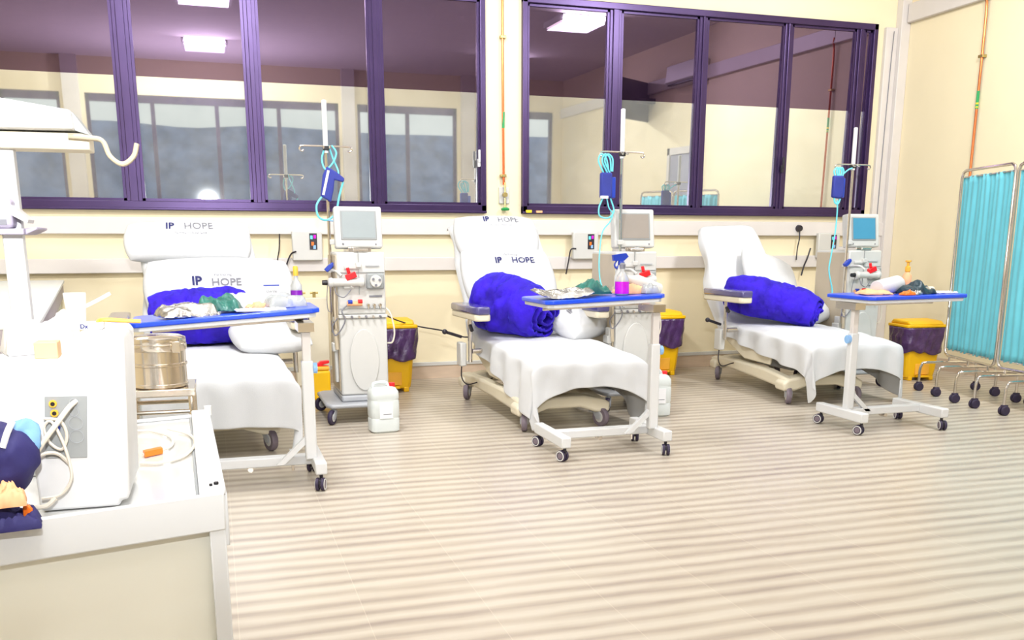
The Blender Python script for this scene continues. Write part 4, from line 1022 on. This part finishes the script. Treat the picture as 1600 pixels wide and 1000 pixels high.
# blue cloth bag, glove, clip at the far left of the trolley
bm = nb(); ball(bm, (0,0,0), .05, (1.0,.8,1.15), 14)
for v in bm.verts: v.co += Vector((nz(v.co*40, 1, 3), nz(v.co*40, 1, 5), nz(v.co*40, 1, 6)))*.009
bag = tag(ob('cloth_bag', bm, 'navy_cloth', None, loc=(-.342, 1.66, Z0+.11), smooth=180, subd=1), 'crumpled navy cloth bag with light blue strap at the trolley left end', 'bag')
bm = nb(); ball(bm, (.030,.004,.022), .027, (.8,.6,1.35), 12)
for v in bm.verts: v.co += Vector((nz(v.co*45, 1, 8), nz(v.co*45, 1, 9), nz(v.co*45, 1, 4)))*.012
ob('light_flap', bm, 'sky_cloth', bag, smooth=180)
bm = nb(); tube(bm, [(.004,-.036,.022), (.012,-.030,.045), (.020,-.022,.062)], .005, 6); ob('white_trim', bm, 'paper', bag)
packet((-.345, 1.625, Z0), 10, .10, .07, .035, 'navy_cloth', 'dark navy folded strap under the navy cloth bag', 33, 'strap', name='folded_strap')
packet((-.338, 1.612, Z0+.04), 10, .055, .04, .03, 'peach', 'peach coloured glove lying under the navy cloth bag', 34, 'glove', name='glove')
bm = nb(); prism(bm, [(-.007,0), (.007,0), (.008,.022), (.003,.030), (-.006,.028)], -.004, .004, 'y'); tag(ob('orange_clip', bm, 'orange', None, loc=(-.313, 1.625, Z0+.006), bevel=.002), 'small orange clip lying at the left of the equipment case', 'clip')
# coiled clear lead on the tray
bm = nb(); q = Z0+.006
tube(bm, [(-.20,2.38,q), (-.165,2.37,q), (-.12,2.28,q), (-.115,2.18,q), (-.14,2.13,q), (-.17,2.10,q)], .0035, 6)
tube(bm, [(-.17,2.02,q), (-.13,2.01,q), (-.085,2.06,q), (-.065,2.18,q), (-.08,2.30,q), (-.13,2.36,q+.006)], .0035, 6)
cl = tag(ob('coiled_lead', bm, 'cable_white'), 'coiled white lead with orange connector on the trolley tray', 'lead')
bm = nb(); prism(bm, [(-.165,2.09), (-.13,2.12), (-.135,2.14), (-.17,2.11)], q-.004, q+.008, 'z'); ob('orange_connector', bm, 'orange', cl)
# steel stand with dressing drum behind the trolley
st = root('instrument_stand', (-.155, 2.76, 0), 0, 'small stainless stand behind the trolley holding the steel drum', 'stand')
ob('stand_top', bx(-.095, .088, -.10, .10, .842, .863), 'steel', st, bevel=.003)
for x in (-.085, .076):
    for y in (-.09, .09): bm = nb(); cyl(bm, (x,y,.0), (x,y,.842), .009, n=12); ob('leg', bm, 'steel', st)
bm = nb(); 
for y in (-.09, .09): cyl(bm, (-.085,y,.80), (.076,y,.80), .006, n=10)
for x in (-.085, .076): cyl(bm, (x,-.09,.30), (x,.09,.30), .006, n=10)
ob('cross_rail', bm, 'steel', st)
dr = root('dressing_drum', (-.160, 2.74, .863), 0, 'round stainless steel dressing drum with ribbed bands on the stand', 'drum')
bm = nb(); lathe(bm, [(.070,0),(.074,.003),(.074,.010),(.072,.012),(.072,.058),(.075,.060),(.075,.066),(.072,.068),(.072,.105)], (0,0,0), 48); ob('drum_body', bm, 'steel', dr)
bm = nb(); lathe(bm, [(.074,.100),(.076,.103),(.076,.118),(.074,.120),(.075,.124),(.074,.135),(.060,.141),(.02,.143)], (0,0,0), 48); ob('drum_lid', bm, 'steel', dr)
bm = nb(); box(bm, .040, .062, -.072, -.056, .098, .128); ob('latch', bm, 'steel', dr, bevel=.002)
# long counter by the left wall
ctr = root('counter', (-.9, 6.1, 0), 0, 'long pale grey counter at the far left beyond the trolley', 'counter')
cpoly = [(-1.17,8.5), (-.64,3.9), (-1.6,3.8), (-2.1,8.5)]
cp = [(x+.9, y-6.1) for x, y in cpoly]
bm = nb(); prism(bm, cp, .935, .955, 'z'); ob('counter_top', bm, 'counter_top', ctr, bevel=.003)
bm = nb(); prism(bm, [(x-.012, y) for x, y in cp], .83, .935, 'z'); ob('counter_edge', bm, 'counter_edge', ctr)
bm = nb(); prism(bm, [(x-.04 if i < 2 else x+.02, y+(.03 if i in (1, 2) else 0)) for i, (x, y) in enumerate(cp)], .0, .83, 'z'); ob('counter_body', bm, 'counter_face', ctr)

# ---------------------------------------------------------------- ceiling and right wall fittings (seen in the window reflection; rear lights added unseen)
mat('lamp_rim', (225,225,225), .5)
for X, Y, wh in ((.1,.6,'mirrored in the windows, nearest the left front windows'), (.1,4.2,'mirrored in the windows, over the left bed side'), (5.0,.6,'mirrored in the windows, nearest the wall screen'), (5.0,4.2,'mirrored in the windows, over the right bed side'), (-1.2,7.0,'added out of view nearest the left bed head'), (2.4,7.0,'added out of view over the middle bed'), (5.4,7.0,'added out of view over the right bed head')):  # rear row is added, unseen, to brighten the back of the room
    l = root('ceiling_light', (X, Y, ZC), 0, 'square white ceiling light panel, '+wh, 'ceiling light', 'square ceiling lights')
    ob('lamp_housing', bx(-.34, .34, -.34, .34, -.07, 0), 'lamp_rim', l, bevel=.004)
    ob('diffuser', bx(-.30, .30, -.30, .30, -.078, -.069), 'lamp_panel', l, smooth=0)
tv = root('wall_screen', (XR-.34, 2.78, 3.32), 0, 'black television hung high on the right wall, mirrored in the window', 'television')
Rt = Matrix.Rotation(.95, 4, 'Z')
ob('screen_panel', bx(-.03, .03, -.50, .50, -.30, .30, Rt), 'tv_black', tv, bevel=.005)
bm = nb(); box(bm, -.02, .34, -.03, .03, -.04, .04); ob('wall_arm', bm, 'black', tv)
ac = root('air_conditioner', (XR, 4.05, 3.42), 0, 'white split air conditioner on the right wall, mirrored in the window', 'air conditioner')
bm = nb(); prism(bm, [(-.20,.30), (-.22,.06), (-.14,0), (0,0), (0,.30)], -.48, .48, 'y'); ob('unit_body', bm, 'white_plastic', ac, bevel=.01)
ob('air_slot', bx(-.205, -.14, -.42, .42, .012, .03), 'black', ac, smooth=0)
# ---------------------------------------------------------------- camera, light, world
cam = bpy.data.cameras.new('camera'); co = bpy.data.objects.new('camera', cam); COL.objects.link(co)
co.location = (0, 0, 1.25); co.rotation_euler = (math.radians(90-12.4), 0, math.radians(-17.5))
cam.sensor_width = 36; cam.lens = 1455/1600*36; cam.shift_y = .125; cam.clip_start = .05
bpy.context.scene.camera = co
w = bpy.data.worlds.new('World'); bpy.context.scene.world = w; w.use_nodes = True
bg = w.node_tree.nodes['Background']; bg.inputs[0].default_value = rgb(222,228,226); bg.inputs[1].default_value = 1.05
def area(name, loc, rot, sx, sy, e, col=(1,1,1)):
    l = bpy.data.lights.new(name, 'AREA'); l.shape = 'RECTANGLE'; l.size = sx; l.size_y = sy; l.energy = e; l.color = col
    o = bpy.data.objects.new(name, l); COL.objects.link(o); o.location = loc; o.rotation_euler = rot; return o
area('bounce_flash', (.0, -.1, 1.75), (math.radians(147), 0, 0), .10, .10, 300, (.95,.97,1))
for X, Y, E_, E2, T_ in ((.1,.6,20,60,62), (5.0,.6,20,55,62), (.1,4.2,70,110,58), (5.0,4.2,50,95,58), (-1.2,7.0,50,0,0), (2.4,7.0,75,0,0), (5.4,7.0,30,0,0)):  # the last three belong to the added rear row
    area('panel_and_fill', (X, Y, ZC-.10), (0,0,0), .6, .6, E_*.45, (.93,.965,1))
    if E2: area('panel_and_fill', (X, Y+.352, ZC-.055), (math.radians(T_),0,0), .6, .10, E2, (.95,.97,1))  # added fill strip beside the panel, tilted to brighten the back wall
sc = bpy.context.scene
sc.view_settings.view_transform = 'Standard'; sc.view_settings.look = 'None'
sc.view_settings.exposure = -.04; sc.view_settings.gamma = 1; sc.view_settings.use_curve_mapping = False
sc.cycles.max_bounces = 8; sc.cycles.diffuse_bounces = 4; sc.cycles.glossy_bounces = 4; sc.cycles.transmission_bounces = 4
sc.cycles.caustics_reflective = False; sc.cycles.caustics_refractive = False
sc.cycles.sample_clamp_indirect = 6
